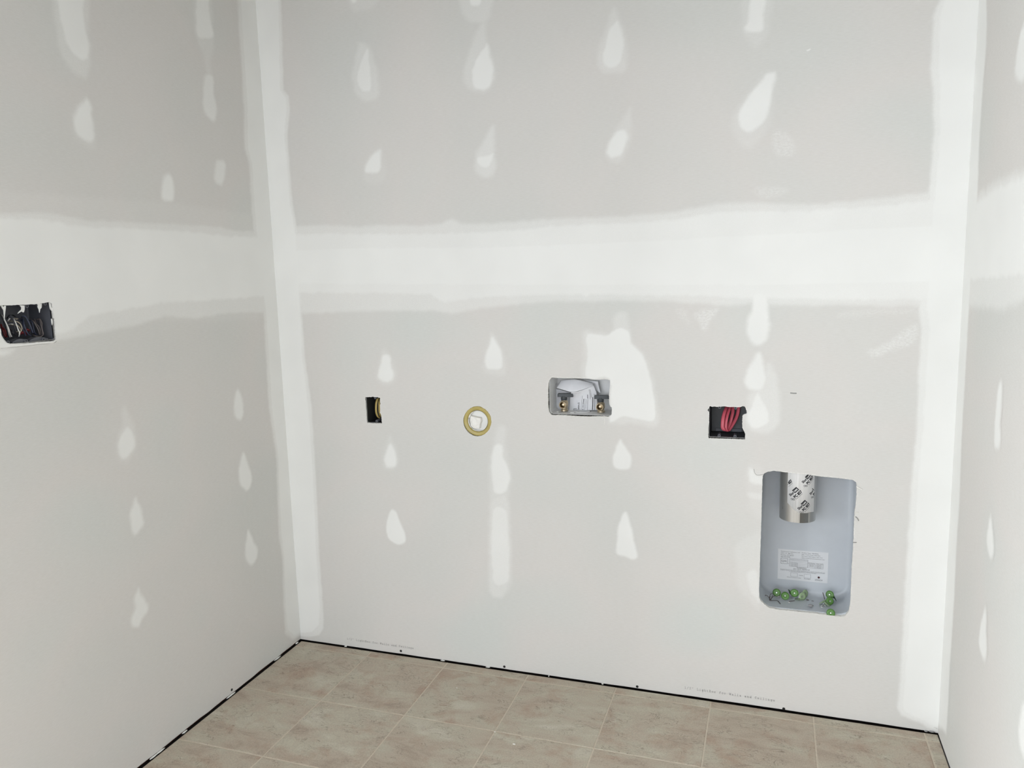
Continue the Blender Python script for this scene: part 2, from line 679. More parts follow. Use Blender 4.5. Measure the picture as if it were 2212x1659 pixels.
def tray(pl, x0, x1, z0, z1, rc, rb, d0, d1, flange, thick=0.0015):
    """open recessed box: flange, walls, rounded back edges, back panel (depth measured into the wall)"""
    fn = PLANE[pl]
    rings = []
    if flange:
        rings.append((-flange, d0))
    rings.append((0, d0))
    for k in range(6):
        a = math.radians(90 * k / 5)
        rings.append((rb * (1 - math.cos(a)), d1 - rb + rb * math.sin(a)))
    mb = MB()

    def shell(extra):
        loops = []
        for ins, d in rings:
            i2 = ins - extra
            r = max(rc - ins + extra, 0.0008)
            lp = rrect(x0 + i2, x1 - i2, z0 + i2, z1 - i2, min(r, (x1 - x0) / 2.1))
            dd = d + (extra if (ins, d) != rings[0] or not flange else 0)
            loops.append([fn(u, v, -dd) for u, v in lp])
        return loops
    A = shell(0)
    Bq = shell(thick)
    n = len(A[0])
    for S, flip in ((A, False), (Bq, True)):
        o = len(mb.v)
        for lp in S:
            mb.v += lp
        for k in range(len(S) - 1):
            for i in range(n):
                j = (i + 1) % n
                f = (o + k * n + i, o + k * n + j, o + (k + 1) * n + j, o + (k + 1) * n + i)
                mb.f.append(f[::-1] if flip else f)
        b = tuple(o + (len(S) - 1) * n + i for i in range(n))
        mb.f.append(b[::-1] if flip else b)
    nA = len(A) * n
    for i in range(n):
        j = (i + 1) % n
        mb.f.append((i, nA + i, nA + j, j))
    mb.mi = [0] * len(mb.f)
    return mb


def disc_on(mb, c, n, r, seg=20):
    c, n = Vector(c), Vector(n).normalized()
    a = n.orthogonal().normalized()
    b = n.cross(a)
    mb.add([c + a * r * math.cos(2 * math.pi * i / seg) + b * r * math.sin(2 * math.pi * i / seg) for i in range(seg)], [tuple(range(seg))])
    return mb


def text2d(s, size, bold=0.0, align='LEFT'):
    cu = bpy.data.curves.new('t', 'FONT')
    cu.body = s
    cu.size = size
    cu.offset = bold
    cu.align_x = align
    cu.resolution_u = 2
    o = bpy.data.objects.new('t', cu)
    COL.objects.link(o)
    dg = bpy.context.evaluated_depsgraph_get()
    me = bpy.data.meshes.new_from_object(o.evaluated_get(dg))
    vs = [(v.co.x, v.co.y) for v in me.vertices]
    fs = [tuple(p.vertices) for p in me.polygons]
    bpy.data.objects.remove(o, do_unlink=True)
    bpy.data.curves.remove(cu)
    bpy.data.meshes.remove(me)
    return vs, fs


def arc(cx, cy, rx, ry, a0, a1, n=10):
    return [(cx + rx * math.cos(math.radians(a0 + (a1 - a0) * i / n)), cy + ry * math.sin(math.radians(a0 + (a1 - a0) * i / n))) for i in range(n + 1)]


GLYPH = {
    '1': [[(.12, .8), (.3, 1), (.3, 0)], [(.1, 0), (.5, 0)]],
    '/': [[(.05, -.1), (.55, 1.1)]],
    '2': [[(.08, .75), (.15, .95), (.3, 1), (.45, .95), (.52, .75), (.42, .5), (.08, 0), (.52, 0)]],
    '"': [[(.2, 1), (.2, .7)], [(.4, 1), (.4, .7)]],
    'L': [[(.05, 1), (.35, 1)], [(.2, 1), (.2, 0)], [(.05, 0), (.55, 0), (.55, .3)]],
    'i': [[(.15, .62), (.3, .62), (.3, 0)], [(.08, 0), (.52, 0)], [(.3, .84), (.3, .96)]],
    'g': [arc(.27, .34, .2, .28, 0, 360), [(.58, .62), (.47, .62), (.47, -.15), (.38, -.28), (.15, -.28)]],
    'h': [[(.02, 1), (.12, 1), (.12, 0)], [(.02, 0), (.24, 0)], [(.12, .46), (.25, .62), (.4, .6), (.48, .45), (.48, 0)], [(.38, 0), (.58, 0)]],
    't': [[(.2, .85), (.2, .12), (.3, 0), (.45, .02), (.54, .1)], [(.06, .62), (.5, .62)]],
    'R': [[(.04, 1), (.35, 1), (.48, .9), (.48, .65), (.36, .52), (.13, .52)], [(.13, 1), (.13, 0)], [(.03, 0), (.24, 0)], [(.32, .52), (.48, 0), (.58, 0)]],
    'o': [arc(.3, .31, .24, .31, 0, 360)],
    'c': [arc(.3, .31, .24, .31, 40, 320)],
    'f': [[(.52, .95), (.42, 1), (.3, .97), (.24, .85), (.24, 0)], [(.08, .62), (.46, .62)], [(.08, 0), (.45, 0)]],
    'r': [[(.06, .62), (.2, .62), (.2, 0)], [(.06, 0), (.4, 0)], [(.2, .42), (.35, .6), (.52, .58)]],
    'W': [[(.04, 1), (.15, 0), (.3, .7), (.45, 0), (.56, 1)], [(-.03, 1), (.14, 1)], [(.46, 1), (.63, 1)]],
    'a': [[(.1, .55), (.3, .62), (.45, .52), (.45, .0), (.56, 0)], [(.45, .35), (.2, .35), (.08, .2), (.15, .02), (.32, 0), (.45, .12)]],
    'l': [[(.14, 1), (.3, 1), (.3, 0)], [(.08, 0), (.52, 0)]],
    's': [[(.48, .5), (.4, .62), (.2, .62), (.1, .5), (.2, .35), (.4, .28), (.5, .15), (.4, 0), (.2, 0), (.1, .12)]],
    'n': [[(.02, .62), (.12, .62), (.12, 0)], [(.02, 0), (.24, 0)], [(.12, .46), (.25, .62), (.4, .6), (.48, .45), (.48, 0)], [(.38, 0), (.58, 0)]],
    'd': [[(.36, 1), (.47, 1), (.47, 0), (.58, 0)], arc(.27, .31, .2, .31, 0, 360)],
    'C': [arc(.3, .5, .24, .5, 50, 310), [(.5, 1), (.5, .75)]],
    'e': [[(.06, .33), (.54, .33)] + arc(.3, .31, .24, .31, 5, 320)],
    ' ': [],
}


def stamp(s, x, z, h, pitch, wd):
    """typewriter print: thin strokes on the wall face"""
    mb = MB()
    for k, ch in enumerate(s):
        for line in GLYPH[ch]:
            for (ax, ay), (bx, by) in zip(line, line[1:]):
                a = Vector((x + k * pitch + ax * pitch * 1.1, z + ay * h))
                b = Vector((x + k * pitch + bx * pitch * 1.1, z + by * h))
                d = (b - a)
                if d.length < 1e-7:
                    continue
                d.normalize()
                nn = Vector((-d.y, d.x)) * wd / 2
                d = d * wd * 0.35
                q = [a - d - nn, b + d - nn, b + d + nn, a - d + nn]
                mb.add([(p.x, -0.00025, p.y) for p in q], [(0, 1, 2, 3)])
    return mb


# ================================================================== the room shell
H_SINGLE = [(0.3340,0.9413),(0.3471,0.9411),(0.3636,0.9430),(0.3798,0.9420),(0.3916,0.9403),(0.3914,0.9286),(0.3917,0.9237),(0.3936,0.9189),(0.3906,0.9139),(0.3905,0.8992),(0.3884,0.8863),(0.3925,0.8815),(0.3929,0.8698),(0.3934,0.8599),(0.3944,0.8491),(0.3743,0.8489),(0.3524,0.8486),(0.3350,0.8499),(0.3350,0.8678),(0.3351,0.8876),(0.3341,0.9073),(0.3342,0.9270),(0.3323,0.9319)]
H_TWO = [(1.4982,0.9424),(1.5177,0.9419),(1.5346,0.9435),(1.5514,0.9431),(1.5682,0.9427),(1.5882,0.9433),(1.5931,0.9474),(1.5989,0.9436),(1.6050,0.9280),(1.6026,0.9222),(1.5968,0.9207),(1.5923,0.9170),(1.5920,0.8949),(1.5926,0.8817),(1.5958,0.8747),(1.6010,0.8625),(1.6005,0.8452),(1.5695,0.8452),(1.5442,0.8449),(1.5187,0.8447),(1.4948,0.8446),(1.4934,0.8491),(1.4953,0.8869),(1.4962,0.9245),(1.4904,0.9306)]
H_ROUND = [(0.7997,0.8720),(0.7975,0.8586),(0.7917,0.8452),(0.7835,0.8350),(0.7728,0.8270),(0.7607,0.8208),(0.7477,0.8186),(0.7348,0.8200),(0.7230,0.8249),(0.7123,0.8335),(0.7047,0.8441),(0.6996,0.8558),(0.6986,0.8683),(0.7009,0.8815),(0.7066,0.8940),(0.7150,0.9051),(0.7263,0.9139),(0.7385,0.9195),(0.7514,0.9213),(0.7632,0.9202),(0.7739,0.9149),(0.7844,0.9068),(0.7934,0.8968),(0.7984,0.8848)]
H_WASHER = [(1.0086,1.0217),(1.0230,1.0209),(1.0646,1.0201),(1.1288,1.0200),(1.1414,1.0169),(1.1541,1.0169),(1.1793,1.0192),(1.1968,1.0174),(1.1974,1.0090),(1.1953,0.9864),(1.1932,0.9675),(1.1930,0.9424),(1.1973,0.9324),(1.2017,0.9313),(1.2008,0.9073),(1.1907,0.9000),(1.1756,0.9012),(1.1271,0.8983),(1.0885,0.8982),(1.0495,0.9000),(1.0047,0.8996),(0.9964,0.9110),(0.9941,0.9303),(0.9949,0.9819),(0.9976,1.0013),(0.9998,1.0103),(1.0046,1.0180)]
H_VENT = [(1.6520,0.7355),(1.6558,0.7443),(1.6668,0.7515),(1.6857,0.7552),(1.7203,0.7520),(1.7607,0.7501),(1.8069,0.7461),(1.8600,0.7434),(1.8974,0.7407),(1.9066,0.7341),(1.9092,0.7209),(1.9095,0.6908),(1.9079,0.6571),(1.9060,0.6402),(1.9062,0.5894),(1.9063,0.5535)] + [(1.9044,0.4848),(1.9042,0.3983),(1.9038,0.3633),(1.9000,0.3401),(1.8927,0.3283),(1.8791,0.3231),(1.8498,0.3231),(1.8029,0.3244),(1.7555,0.3240),(1.7074,0.3237),(1.6782,0.3274),(1.6633,0.3365),(1.6550,0.3446),(1.6494,0.3551),(1.6482,0.3785),(1.6487,0.4236),(1.6496,0.5129)] + [(1.6507,0.5856),(1.6510,0.6556),(1.6517,0.7078)]
H_LEFT = [(-1.0404,1.3140),(-1.0314,1.3130),(-1.0172,1.3119),(-0.9857,1.3114),(-0.9420,1.3114),(-0.9063,1.3148),(-0.9025,1.3088),(-0.9034,1.2904),(-0.9032,1.2761),(-0.9002,1.2718),(-0.9017,1.2421),(-0.9022,1.2199),(-0.9093,1.2193),(-0.9426,1.2201),(-0.9759,1.2206),(-1.0079,1.2220),(-1.0256,1.2233),(-1.0333,1.2275),(-1.0403,1.2368),(-1.0434,1.2477),(-1.0438,1.2582),(-1.0466,1.2661)]
for nm, k in (('H_SINGLE', 1), ('H_TWO', 2), ('H_WASHER', 3)):
    globals()[nm] = ragged(globals()[nm], 0.0025, 0.0007, k)
H_VENT = ragged(H_VENT, 0.0035, 0.0006, 5)
H_ROUND = ragged(H_ROUND, 0.004, 0.0006, 6)
H_LEFT = ragged(H_LEFT, 0.0025, 0.0006, 7)
HOLES['B'] = [H_SINGLE, H_TWO, H_ROUND, H_WASHER, H_VENT]
HOLES['L'] = [H_LEFT]


def bottom_line(u0, u1, z, amp, seed):
    rs = random.Random(seed)
    n = 40
    return [(u0 + (u1 - u0) * i / n, z + (rs.uniform(-amp, amp) if 0 < i < n else 0)) for i in range(n + 1)]


wall_back = board('wall_back', 'B', bottom_line(0.0, W, 0.0025, 0.0006, 3) + [(W, H), (0.0, H)], HOLES['B'], BOARD)
wall_left = board('wall_left', 'L', bottom_line(DEEP_L, 0.0, 0.0035, 0.0012, 4) + [(0.0, H), (DEEP_L, H)], HOLES['L'], BOARD)
wall_right = board('wall_right', 'R', bottom_line(DEEP_R, 0.0, 0.0008, 0.0004, 5) + [(0.0, H), (DEEP_R, H)], [], BOARD)

# framing behind the boards, closes the wall voids
cav = MB()
cav.box((-0.20, 0.170, -0.03), (W + 0.20, 0.182, H + 0.02))
cav.box((-0.20, 0.0127, H), (W + 0.2, 0.182, H + 0.02))
cav.box((W + 0.0127, 0.0, -0.03), (W + 0.05, 0.18, H + 0.02))
cav.box((-0.20, 0.0127, -0.03), (W + 0.2, 0.182, -0.018))
cav.build('wall_cavity', 'cavity_dark', wall_back)
pl_ = MB()
pl_.box((-0.0127, BOARD + 0.030, -0.018), (W, BOARD + 0.142, 0.020))
pl_.build('sole_plate', 'stud_wood', wall_back)
cav = MB()
cav.box((-0.165, DEEP_L, -0.03), (-0.153, 0.18, H + 0.02))
cav.box((-0.165, DEEP_L, H), (-0.0127, 0.012, H + 0.02))
cav.box((-0.165, DEEP_L, -0.03), (-0.0127, 0.012, -0.018))
cav.box((-0.165, DEEP_L - 0.02, -0.03), (0.0, DEEP_L, H + 0.02))
cav.build('wall_cavity', 'cavity_dark', wall_left)
pl_ = MB()
pl_.box((-0.148, DEEP_L, -0.018), (-BOARD - 0.010, 0.0, 0.020))
pl_.build('sole_plate', 'stud_wood', wall_left)

ceil = MB()
ceil.box((-2.6, -5.0, H + 0.0005), (W + 1.6, 0.16, H + 0.03))
tag(ceil.build('ceiling', 'ceiling_white'), kind='structure')

hd = MB()
hd.box((-0.16, -1.66, 2.20), (W + 0.05, -1.54, H))  # out-of-view header, added to keep light off the tops of the walls
tag(hd.build('shade_header', 'drywall_paper'), kind='structure')

# floor: grout bed with tiles laid on it
S, TX, TY = 0.30071, 0.30738, 0.04806
GAPB, GAPL, GAPR = 0.0085, 0.009, 0.003
fl = MB()
fl.box((-2.6, -5.0, -0.05), (W + 1.6, 0.17, -0.0165), 1)
fl.box((GAPL, -3.6, -0.0165), (W - GAPR, -GAPB, -0.0009), 0)
floor = tag(fl.build('floor', ['grout', 'subfloor_board']), kind='structure')
TILE_MESH = {}


def tile_mesh(wd, dp):
    key = (round(wd, 4), round(dp, 4))
    if key in TILE_MESH:
        return TILE_MESH[key]
    t, e = 0.006, 0.0016
    a, b = wd / 2, dp / 2
    rings = [(0, -t), (0, -e), (e * 0.5, -e * 0.3), (e * 1.6, 0)]
    vs, fs = [], []
    for ins, z in rings:
        vs += [(-a + ins, -b + ins, z), (a - ins, -b + ins, z), (a - ins, b - ins, z), (-a + ins, b - ins, z)]
    for k in range(3):
        for i in range(4):
            j = (i + 1) % 4
            fs.append((4 * k + i, 4 * k + j, 4 * k + 4 + j, 4 * k + 4 + i))
    fs.append((12, 13, 14, 15))
    fs.append((3, 2, 1, 0))
    me = bpy.data.meshes.new('tile')
    me.from_pydata(vs, [], fs)
    me.materials.append(MAT['slate_look_tile'])
    me.update()
    TILE_MESH[key] = me
    return me


GR = 0.0030
xs = [GAPL] + [TX + S * k for k in range(7)] + [W - GAPR]
ys = [-GAPB] + [-TY - S * k for k in range(12)]
rt = random.Random(11)
for i in range(len(xs) - 1):
    for j in range(len(ys) - 1):
        x0 = xs[i] + (GR / 2 if i else 0)
        x1 = xs[i + 1] - (GR / 2 if i < len(xs) - 2 else 0)
        y1 = ys[j] - (GR / 2 if j else 0)
        y0 = ys[j + 1] + GR / 2
        o = bpy.data.objects.new('tile', tile_mesh(x1 - x0, y1 - y0))
        COL.objects.link(o)
        o.parent = floor
        o.location = ((x0 + x1) / 2, (y0 + y1) / 2, rt.uniform(-0.0002, 0.0002))

# ================================================================== joint compound on the boards


def spot(pl, core, halo=None, a=0.96, ha=0.38, f=0.0088, hf=0.011, **kw):
    L = []
    if halo:
        L.append((halo, ha, hf))
    L.append((core, a, f))
    wl = {'B': wall_back, 'L': wall_left, 'R': wall_right}[pl]
    return compound(pl, wl, L, **kw)


# --- back wall: flat joint between the boards, corner strips
compound('B', wall_back, [
    ([(0.0255,1.5329),(0.1086,1.5339),(0.2263,1.5332),(0.3348,1.5222),(0.4172,1.5246),(0.5663,1.5163),(0.6489,1.5169),(0.6836,1.5315),(0.7200,1.5137),(0.8368,1.5112),(1.0310,1.5162),(1.2392,1.5130),(1.3869,1.5150),(1.5052,1.5339),(1.6033,1.5325),(1.7099,1.5229),(1.7966,1.5195),(1.9382,1.5265),(2.0495,1.5346),(2.1415,1.5340),(2.1490,1.2322),(2.0371,1.2336),(1.9756,1.2344),(1.8704,1.2395),(1.7608,1.2397),(1.6714,1.2421),(1.6066,1.2483),(1.5564,1.2423),(1.5094,1.2442),(1.3875,1.2568),(1.2375,1.2604),(1.0259,1.2621),(0.8819,1.2539),(0.7772,1.2433),(0.7089,1.2336),(0.6708,1.2264),(0.6298,1.2359),(0.4945,1.2389),(0.3525,1.2389),(0.3039,1.2362),(0.1097,1.2333),(0.0003,1.2311)], 0.55, 0.009),
    ([(0.0161,1.5110),(0.2102,1.5106),(0.5585,1.4943),(0.8361,1.4896),(1.0307,1.4994),(1.2391,1.4980),(1.3869,1.4991),(1.5053,1.5169),(1.7102,1.5089),(1.9387,1.5118),(2.0503,1.5178),(2.1422,1.5198),(2.1484,1.2445),(1.9751,1.2470),(1.7604,1.2527),(1.6065,1.2576),(1.3875,1.2678),(1.2376,1.2716),(1.0262,1.2765),(0.8826,1.2759),(0.7135,1.2681),(0.6475,1.2600),(0.5987,1.2851),(0.2862,1.2966),(0.1185,1.2995),(0.0062,1.3015)], 0.88, 0.013),
    ([(0.0115,1.4567),(0.3852,1.4558),(0.7205,1.4448),(1.0295,1.4404),(1.3870,1.4429),(1.5794,1.4456),(2.0532,1.4525),(2.1456,1.4530),(2.1480,1.2960),(1.8294,1.2928),(1.3147,1.3008),(0.7154,1.3160),(0.0089,1.3340)], 1.0, 0.008)],
    cell=0.005, lift=0.0002, thick=0.0006, name='joint_compound_band', smooth_poly=False)
compound('B', wall_back, [
    ([(-0.0029,2.3314),(0.1019,2.3170),(0.1002,2.2738),(0.0936,2.1281),(0.0875,1.9873),(0.1061,1.9675),(0.1057,1.9178),(0.0905,1.8433),(0.0899,1.7667),(0.0923,1.6115),(0.1064,1.5056),(0.1061,1.3576),(0.1004,1.2350),(0.1009,1.0694),(0.1140,0.9146),(0.1141,0.7606),(0.1134,0.6214),(0.1061,0.3344),(0.1076,0.1383),(0.1039,0.0593),(0.0838,0.0291),(0.0385,0.0157),(-0.0002,0.0143),(0.0000,0.0960),(-0.0109,1.9893)], 0.7, 0.004),
    ([(-0.0029,2.3314),(0.0948,2.3180),(0.0765,1.9884),(0.0966,1.9639),(0.0948,1.9188),(0.0813,1.8440),(0.0825,1.7673),(0.0849,1.6119),(0.0989,1.5059),(0.0986,1.3578),(0.0947,1.2351),(0.0933,1.0693),(0.1025,0.9143),(0.1044,0.7602),(0.1037,0.6208),(0.0961,0.3335),(0.0956,0.1369),(0.0868,0.0700),(0.0542,0.0363),(0.0006,0.0256),(0.0000,0.0960),(-0.0109,1.9893)], 1.0, 0.004)],
    cell=0.004, lift=0.0003, thick=0.0006, name='joint_compound_band', smooth_poly=False)
compound('B', wall_back, [
    ([(2.0584,2.0488),(2.0592,2.0097),(2.0468,1.9799),(2.0475,1.8948),(2.0462,1.8527),(2.0557,1.7849),(2.0613,1.6843),(2.0598,1.5984),(2.0563,1.5294),(2.0518,1.4331),(2.0483,1.3106),(2.0453,1.2260),(2.0543,1.1732),(2.0533,1.0410),(2.0546,0.9051),(2.0497,0.7196),(2.0459,0.5293),(2.0456,0.3357),(2.0435,0.1180),(2.0396,0.0635),(2.0516,0.0392),(2.0788,0.0307),(2.1094,0.0229),(2.1219,0.0120),(2.1485,0.0065),(2.1567,0.0354),(2.1522,2.0360)], 0.8, 0.006),
    ([(2.0690,2.0474),(2.0666,2.0087),(2.0557,1.9709),(2.0592,1.8935),(2.0664,1.7839),(2.0711,1.6836),(2.0707,1.5976),(2.0657,1.5169),(2.0595,1.4084),(2.0610,1.2258),(2.0701,1.1731),(2.0669,1.0412),(2.0660,0.9055),(2.0613,0.7203),(2.0565,0.5303),(2.0551,0.3369),(2.0520,0.1194),(2.0492,0.0680),(2.0586,0.0477),(2.0822,0.0371),(2.1115,0.0291),(2.1264,0.0186),(2.1527,0.0174),(2.1567,0.0354),(2.1522,2.0360)], 1.0, 0.007)],
    cell=0.004, lift=0.0003, thick=0.0006, name='joint_compound_band', smooth_poly=False)
# --- left wall
compound('L', wall_left, [
    ([(-1.2871,1.5727),(-1.0041,1.5693),(-0.7783,1.5768),(-0.4540,1.5826),(-0.1013,1.5754),(-0.1061,1.2198),(-1.0430,1.2702),(-1.3248,1.2901)], 0.13, 0.010),
    ([(-1.2955,1.5093),(-1.0103,1.5215),(-0.9143,1.5298),(-0.8628,1.5276),(-0.7913,1.5183),(-0.6513,1.5200),(-0.4780,1.5239),(-0.2736,1.5257),(-0.2011,1.5158),(-0.1006,1.5186),(-0.0320,1.5199),(-0.0258,1.2375),(-0.0934,1.2413),(-0.2873,1.2494),(-0.4107,1.2410),(-0.5366,1.2572),(-0.6561,1.2377),(-0.7898,1.2282),(-0.8525,1.2228),(-0.9181,1.2172),(-1.0492,1.2231),(-1.3331,1.2280)], 0.6, 0.008),
    ([(-1.2967,1.5004),(-1.0116,1.5121),(-0.9157,1.5189),(-0.7931,1.5043),(-0.4798,1.5092),(-0.2027,1.5024),(-0.0335,1.5072),(-0.0190,1.2957),(-0.1717,1.2905),(-0.5505,1.2900),(-0.7993,1.2673),(-0.8506,1.2379),(-0.9168,1.2273),(-1.0478,1.2335),(-1.3319,1.2369)], 1.0, 0.012)],
    cell=0.005, lift=0.0002, thick=0.0006, name='joint_compound_band', smooth_poly=False)
compound('L', wall_left, [
    ([(-0.0952,2.3003),(-0.0958,2.2576),(-0.1006,2.0626),(-0.1042,1.9142),(-0.1172,1.7864),(-0.0988,1.7395),(-0.1020,1.6104),(-0.1033,1.5169),(-0.0893,1.3615),(-0.0786,1.2357),(-0.0832,1.0877),(-0.0884,0.9099),(-0.0673,0.7247),(-0.0858,0.4504),(-0.0750,0.3522),(-0.0885,0.1645),(-0.0912,0.0689),(-0.0499,0.0255),(-0.0028,0.0194),(0.0322,0.1373),(0.0165,2.3363)], 0.7, 0.008),
    ([(-0.0808,2.3049),(-0.0813,2.2620),(-0.0860,2.0660),(-0.0896,1.9169),(-0.1026,1.7884),(-0.0864,1.7410),(-0.0896,1.6114),(-0.0883,1.5175),(-0.0766,1.3613),(-0.0683,1.2351),(-0.0702,1.0863),(-0.0754,0.9076),(-0.0593,0.7228),(-0.0751,0.4467),(-0.0669,0.3492),(-0.0804,0.1610),(-0.0791,0.0740),(-0.0429,0.0349),(-0.0020,0.0265),(0.0322,0.1373),(0.0165,2.3363)], 1.0, 0.006)],
    cell=0.004, lift=0.0003, thick=0.0006, name='joint_compound_band', smooth_poly=False)
# --- right wall
compound('R', wall_right, [
    ([(-0.0824,1.5171),(-0.1147,1.5165),(-0.2625,1.5306),(-0.4723,1.5333),(-0.5532,1.5362)] + [(-2.4, 1.545), (-2.4, 1.300)] + [(-0.6078,1.2850),(-0.5302,1.2712),(-0.4639,1.2569),(-0.3910,1.2453),(-0.2021,1.2399),(-0.0623,1.2353)], 0.6, 0.014),
    ([(-0.0857,1.5031),(-0.1174,1.5051),(-0.2652,1.5190),(-0.4744,1.5239),(-0.5556,1.5255)] + [(-2.4, 1.530), (-2.4, 1.335)] + [(-0.5991,1.3253),(-0.5204,1.3154),(-0.3101,1.3062),(-0.0869,1.2977),(-0.0380,1.2943)], 1.0, 0.016)],
    cell=0.006, lift=0.0002, thick=0.0006, name='joint_compound_band', smooth_poly=False)
compound('R', wall_right, [
    ([(0.0235,2.0440),(-0.0736,2.0128),(-0.0769,1.9799),(-0.0948,1.9215),(-0.0985,1.8318),(-0.0880,1.7450),(-0.0870,1.6536),(-0.1013,1.5154),(-0.0867,1.3792),(-0.0783,1.2313),(-0.0816,1.0925),(-0.0800,0.9505),(-0.0884,0.8078),(-0.0973,0.7056),(-0.0925,0.6145),(-0.1015,0.3975),(-0.0956,0.2597),(-0.1035,0.1101),(-0.0985,0.0588),(-0.0528,0.0447),(-0.0068,0.0237),(0.0143,0.0545)], 1.0, 0.009)],
    cell=0.006, lift=0.0003, thick=0.0006, name='joint_compound_band', smooth_poly=False)

# --- fastener spots, back wall above the joint
spot('B', [(0.3636,2.2560),(0.3888,2.2526),(0.3796,2.2284),(0.3644,2.2304)], [(0.3590,2.2650),(0.4615,2.2512),(0.4440,2.2074),(0.3982,2.2006),(0.3631,2.2094)], ha=0.25)
spot('B', [(0.4114,2.0860),(0.4183,2.0745),(0.4190,2.0443),(0.4220,2.0095),(0.4225,1.9748),(0.4134,1.9518),(0.3878,1.9522),(0.3735,1.9710),(0.3690,1.9977),(0.3770,2.0273),(0.3889,2.0519),(0.4031,2.0762)], [(0.3873,2.1081),(0.4168,2.0918),(0.4344,2.0470),(0.4442,1.9986),(0.4442,1.9380),(0.4065,1.9220),(0.3713,1.9362),(0.3555,1.9728),(0.3529,2.0124),(0.3659,2.0545),(0.3758,2.0879)], a=0.85)
spot('B', [(0.8220,2.0534),(0.8306,2.0402),(0.8321,2.0156),(0.8424,1.9818),(0.8418,1.9491),(0.8291,1.9257),(0.8057,1.9164),(0.7782,1.9266),(0.7686,1.9566),(0.7759,1.9889),(0.7957,2.0238),(0.8101,2.0405)], [(0.8128,2.1194),(0.8215,2.1062),(0.8244,2.0572),(0.8448,1.9857),(0.8457,1.9446),(0.8195,1.9142),(0.7870,1.9133),(0.7506,1.9377),(0.7426,1.9718),(0.7535,2.0120),(0.7737,2.0549),(0.7887,2.0858)])
spot('B', [(0.7703,2.2095),(0.8113,2.2040),(0.8076,2.1664),(0.7734,2.1688)], [(0.7454,2.2209),(0.8453,2.2073),(0.8411,2.1480),(0.8242,2.1180),(0.7990,2.1150),(0.7671,2.1251),(0.7473,2.1519)])
spot('B', [(0.4408,1.7672),(0.4452,1.7536),(0.4408,1.7228),(0.4289,1.6946),(0.4003,1.6933),(0.3813,1.6977),(0.3823,1.7134),(0.3952,1.7371),(0.4171,1.7579)], [(0.4414,1.7760),(0.4523,1.7442),(0.4551,1.7040),(0.4480,1.6687),(0.4112,1.6575),(0.3782,1.6731),(0.3789,1.7091),(0.3956,1.7438)], ha=0.15, a=0.9)
spot('B', [(0.8317,1.7272),(0.8361,1.7205),(0.8309,1.7040),(0.8163,1.6837),(0.7974,1.6808),(0.7814,1.6925),(0.7775,1.7163),(0.8036,1.7220)], [(0.8389,1.8064),(0.8374,1.7331),(0.8419,1.6862),(0.8318,1.6614),(0.8105,1.6521),(0.7873,1.6601),(0.7716,1.6825),(0.7755,1.7249),(0.8004,1.7654),(0.8200,1.7933)], ha=0.5)
spot('B', [(1.2273,2.0717),(1.2373,2.0552),(1.2453,2.0274),(1.2491,2.0001),(1.2428,1.9700),(1.2283,1.9444),(1.2056,1.9399),(1.1871,1.9528),(1.1840,1.9765),(1.1897,2.0069),(1.2025,2.0479)], [(1.2194,2.1033),(1.2334,2.0786),(1.2473,2.0348),(1.2552,1.9955),(1.2570,1.9607),(1.2466,1.9269),(1.2179,1.9261),(1.1785,1.9341),(1.1672,1.9666),(1.1752,2.0125),(1.1943,2.0528),(1.2069,2.0858)], a=0.92)
spot('B', [(1.2394,1.7647),(1.2538,1.7576),(1.2557,1.7336),(1.2452,1.7065),(1.2326,1.6895),(1.2074,1.6832),(1.1949,1.6942),(1.1917,1.7106),(1.1995,1.7301),(1.2164,1.7527)], [(1.2644,1.8237),(1.2662,1.7724),(1.2639,1.7290),(1.2493,1.6942),(1.2283,1.6717),(1.2031,1.6735),(1.1917,1.7065),(1.2016,1.7339),(1.2249,1.7719),(1.2500,1.8053)], ha=0.3)
spot('B', [(1.5999,2.1018),(1.6348,2.0971),(1.6337,2.0369),(1.6324,1.9915),(1.6039,1.9906),(1.5817,1.9998),(1.5879,2.0297)], [(1.5801,2.1045),(1.6478,2.0953),(1.6475,2.0005),(1.6308,1.9634),(1.6090,1.9505),(1.5864,1.9817),(1.5726,2.0141)], a=0.9, ha=0.22)
spot('B', [(1.6629,1.8809),(1.6655,1.8630),(1.6573,1.8329),(1.6516,1.7890),(1.6390,1.7543),(1.6128,1.7295),(1.5904,1.7277),(1.5711,1.7466),(1.5672,1.7696),(1.5803,1.8000),(1.6021,1.8338),(1.6282,1.8624),(1.6411,1.8788)], [(1.6663,1.8849),(1.6637,1.8411),(1.6580,1.7973),(1.6523,1.7532),(1.6310,1.7099),(1.6001,1.6805),(1.5727,1.7009),(1.5518,1.7345),(1.5514,1.7664),(1.5713,1.8009),(1.6020,1.8428),(1.6367,1.8814)], ha=0.22)
spot('B', [(1.6618,1.7210),(1.6881,1.7233),(1.7150,1.6898),(1.7201,1.6580),(1.6940,1.6532),(1.6673,1.6664),(1.6600,1.6986)], a=0.5, scuff=True, name='joint_compound_scuff')
spot('B', [(1.6155,1.5693),(1.6558,1.5738),(1.7048,1.5617),(1.6787,1.5450),(1.6340,1.5443)], a=0.45, scuff=True, name='joint_compound_scuff')
spot('B', [(1.7435,1.9287),(1.7518,1.9321),(1.7536,1.9293),(1.7461,1.9258)], a=0.8, f=0.0012, cell=0.001)
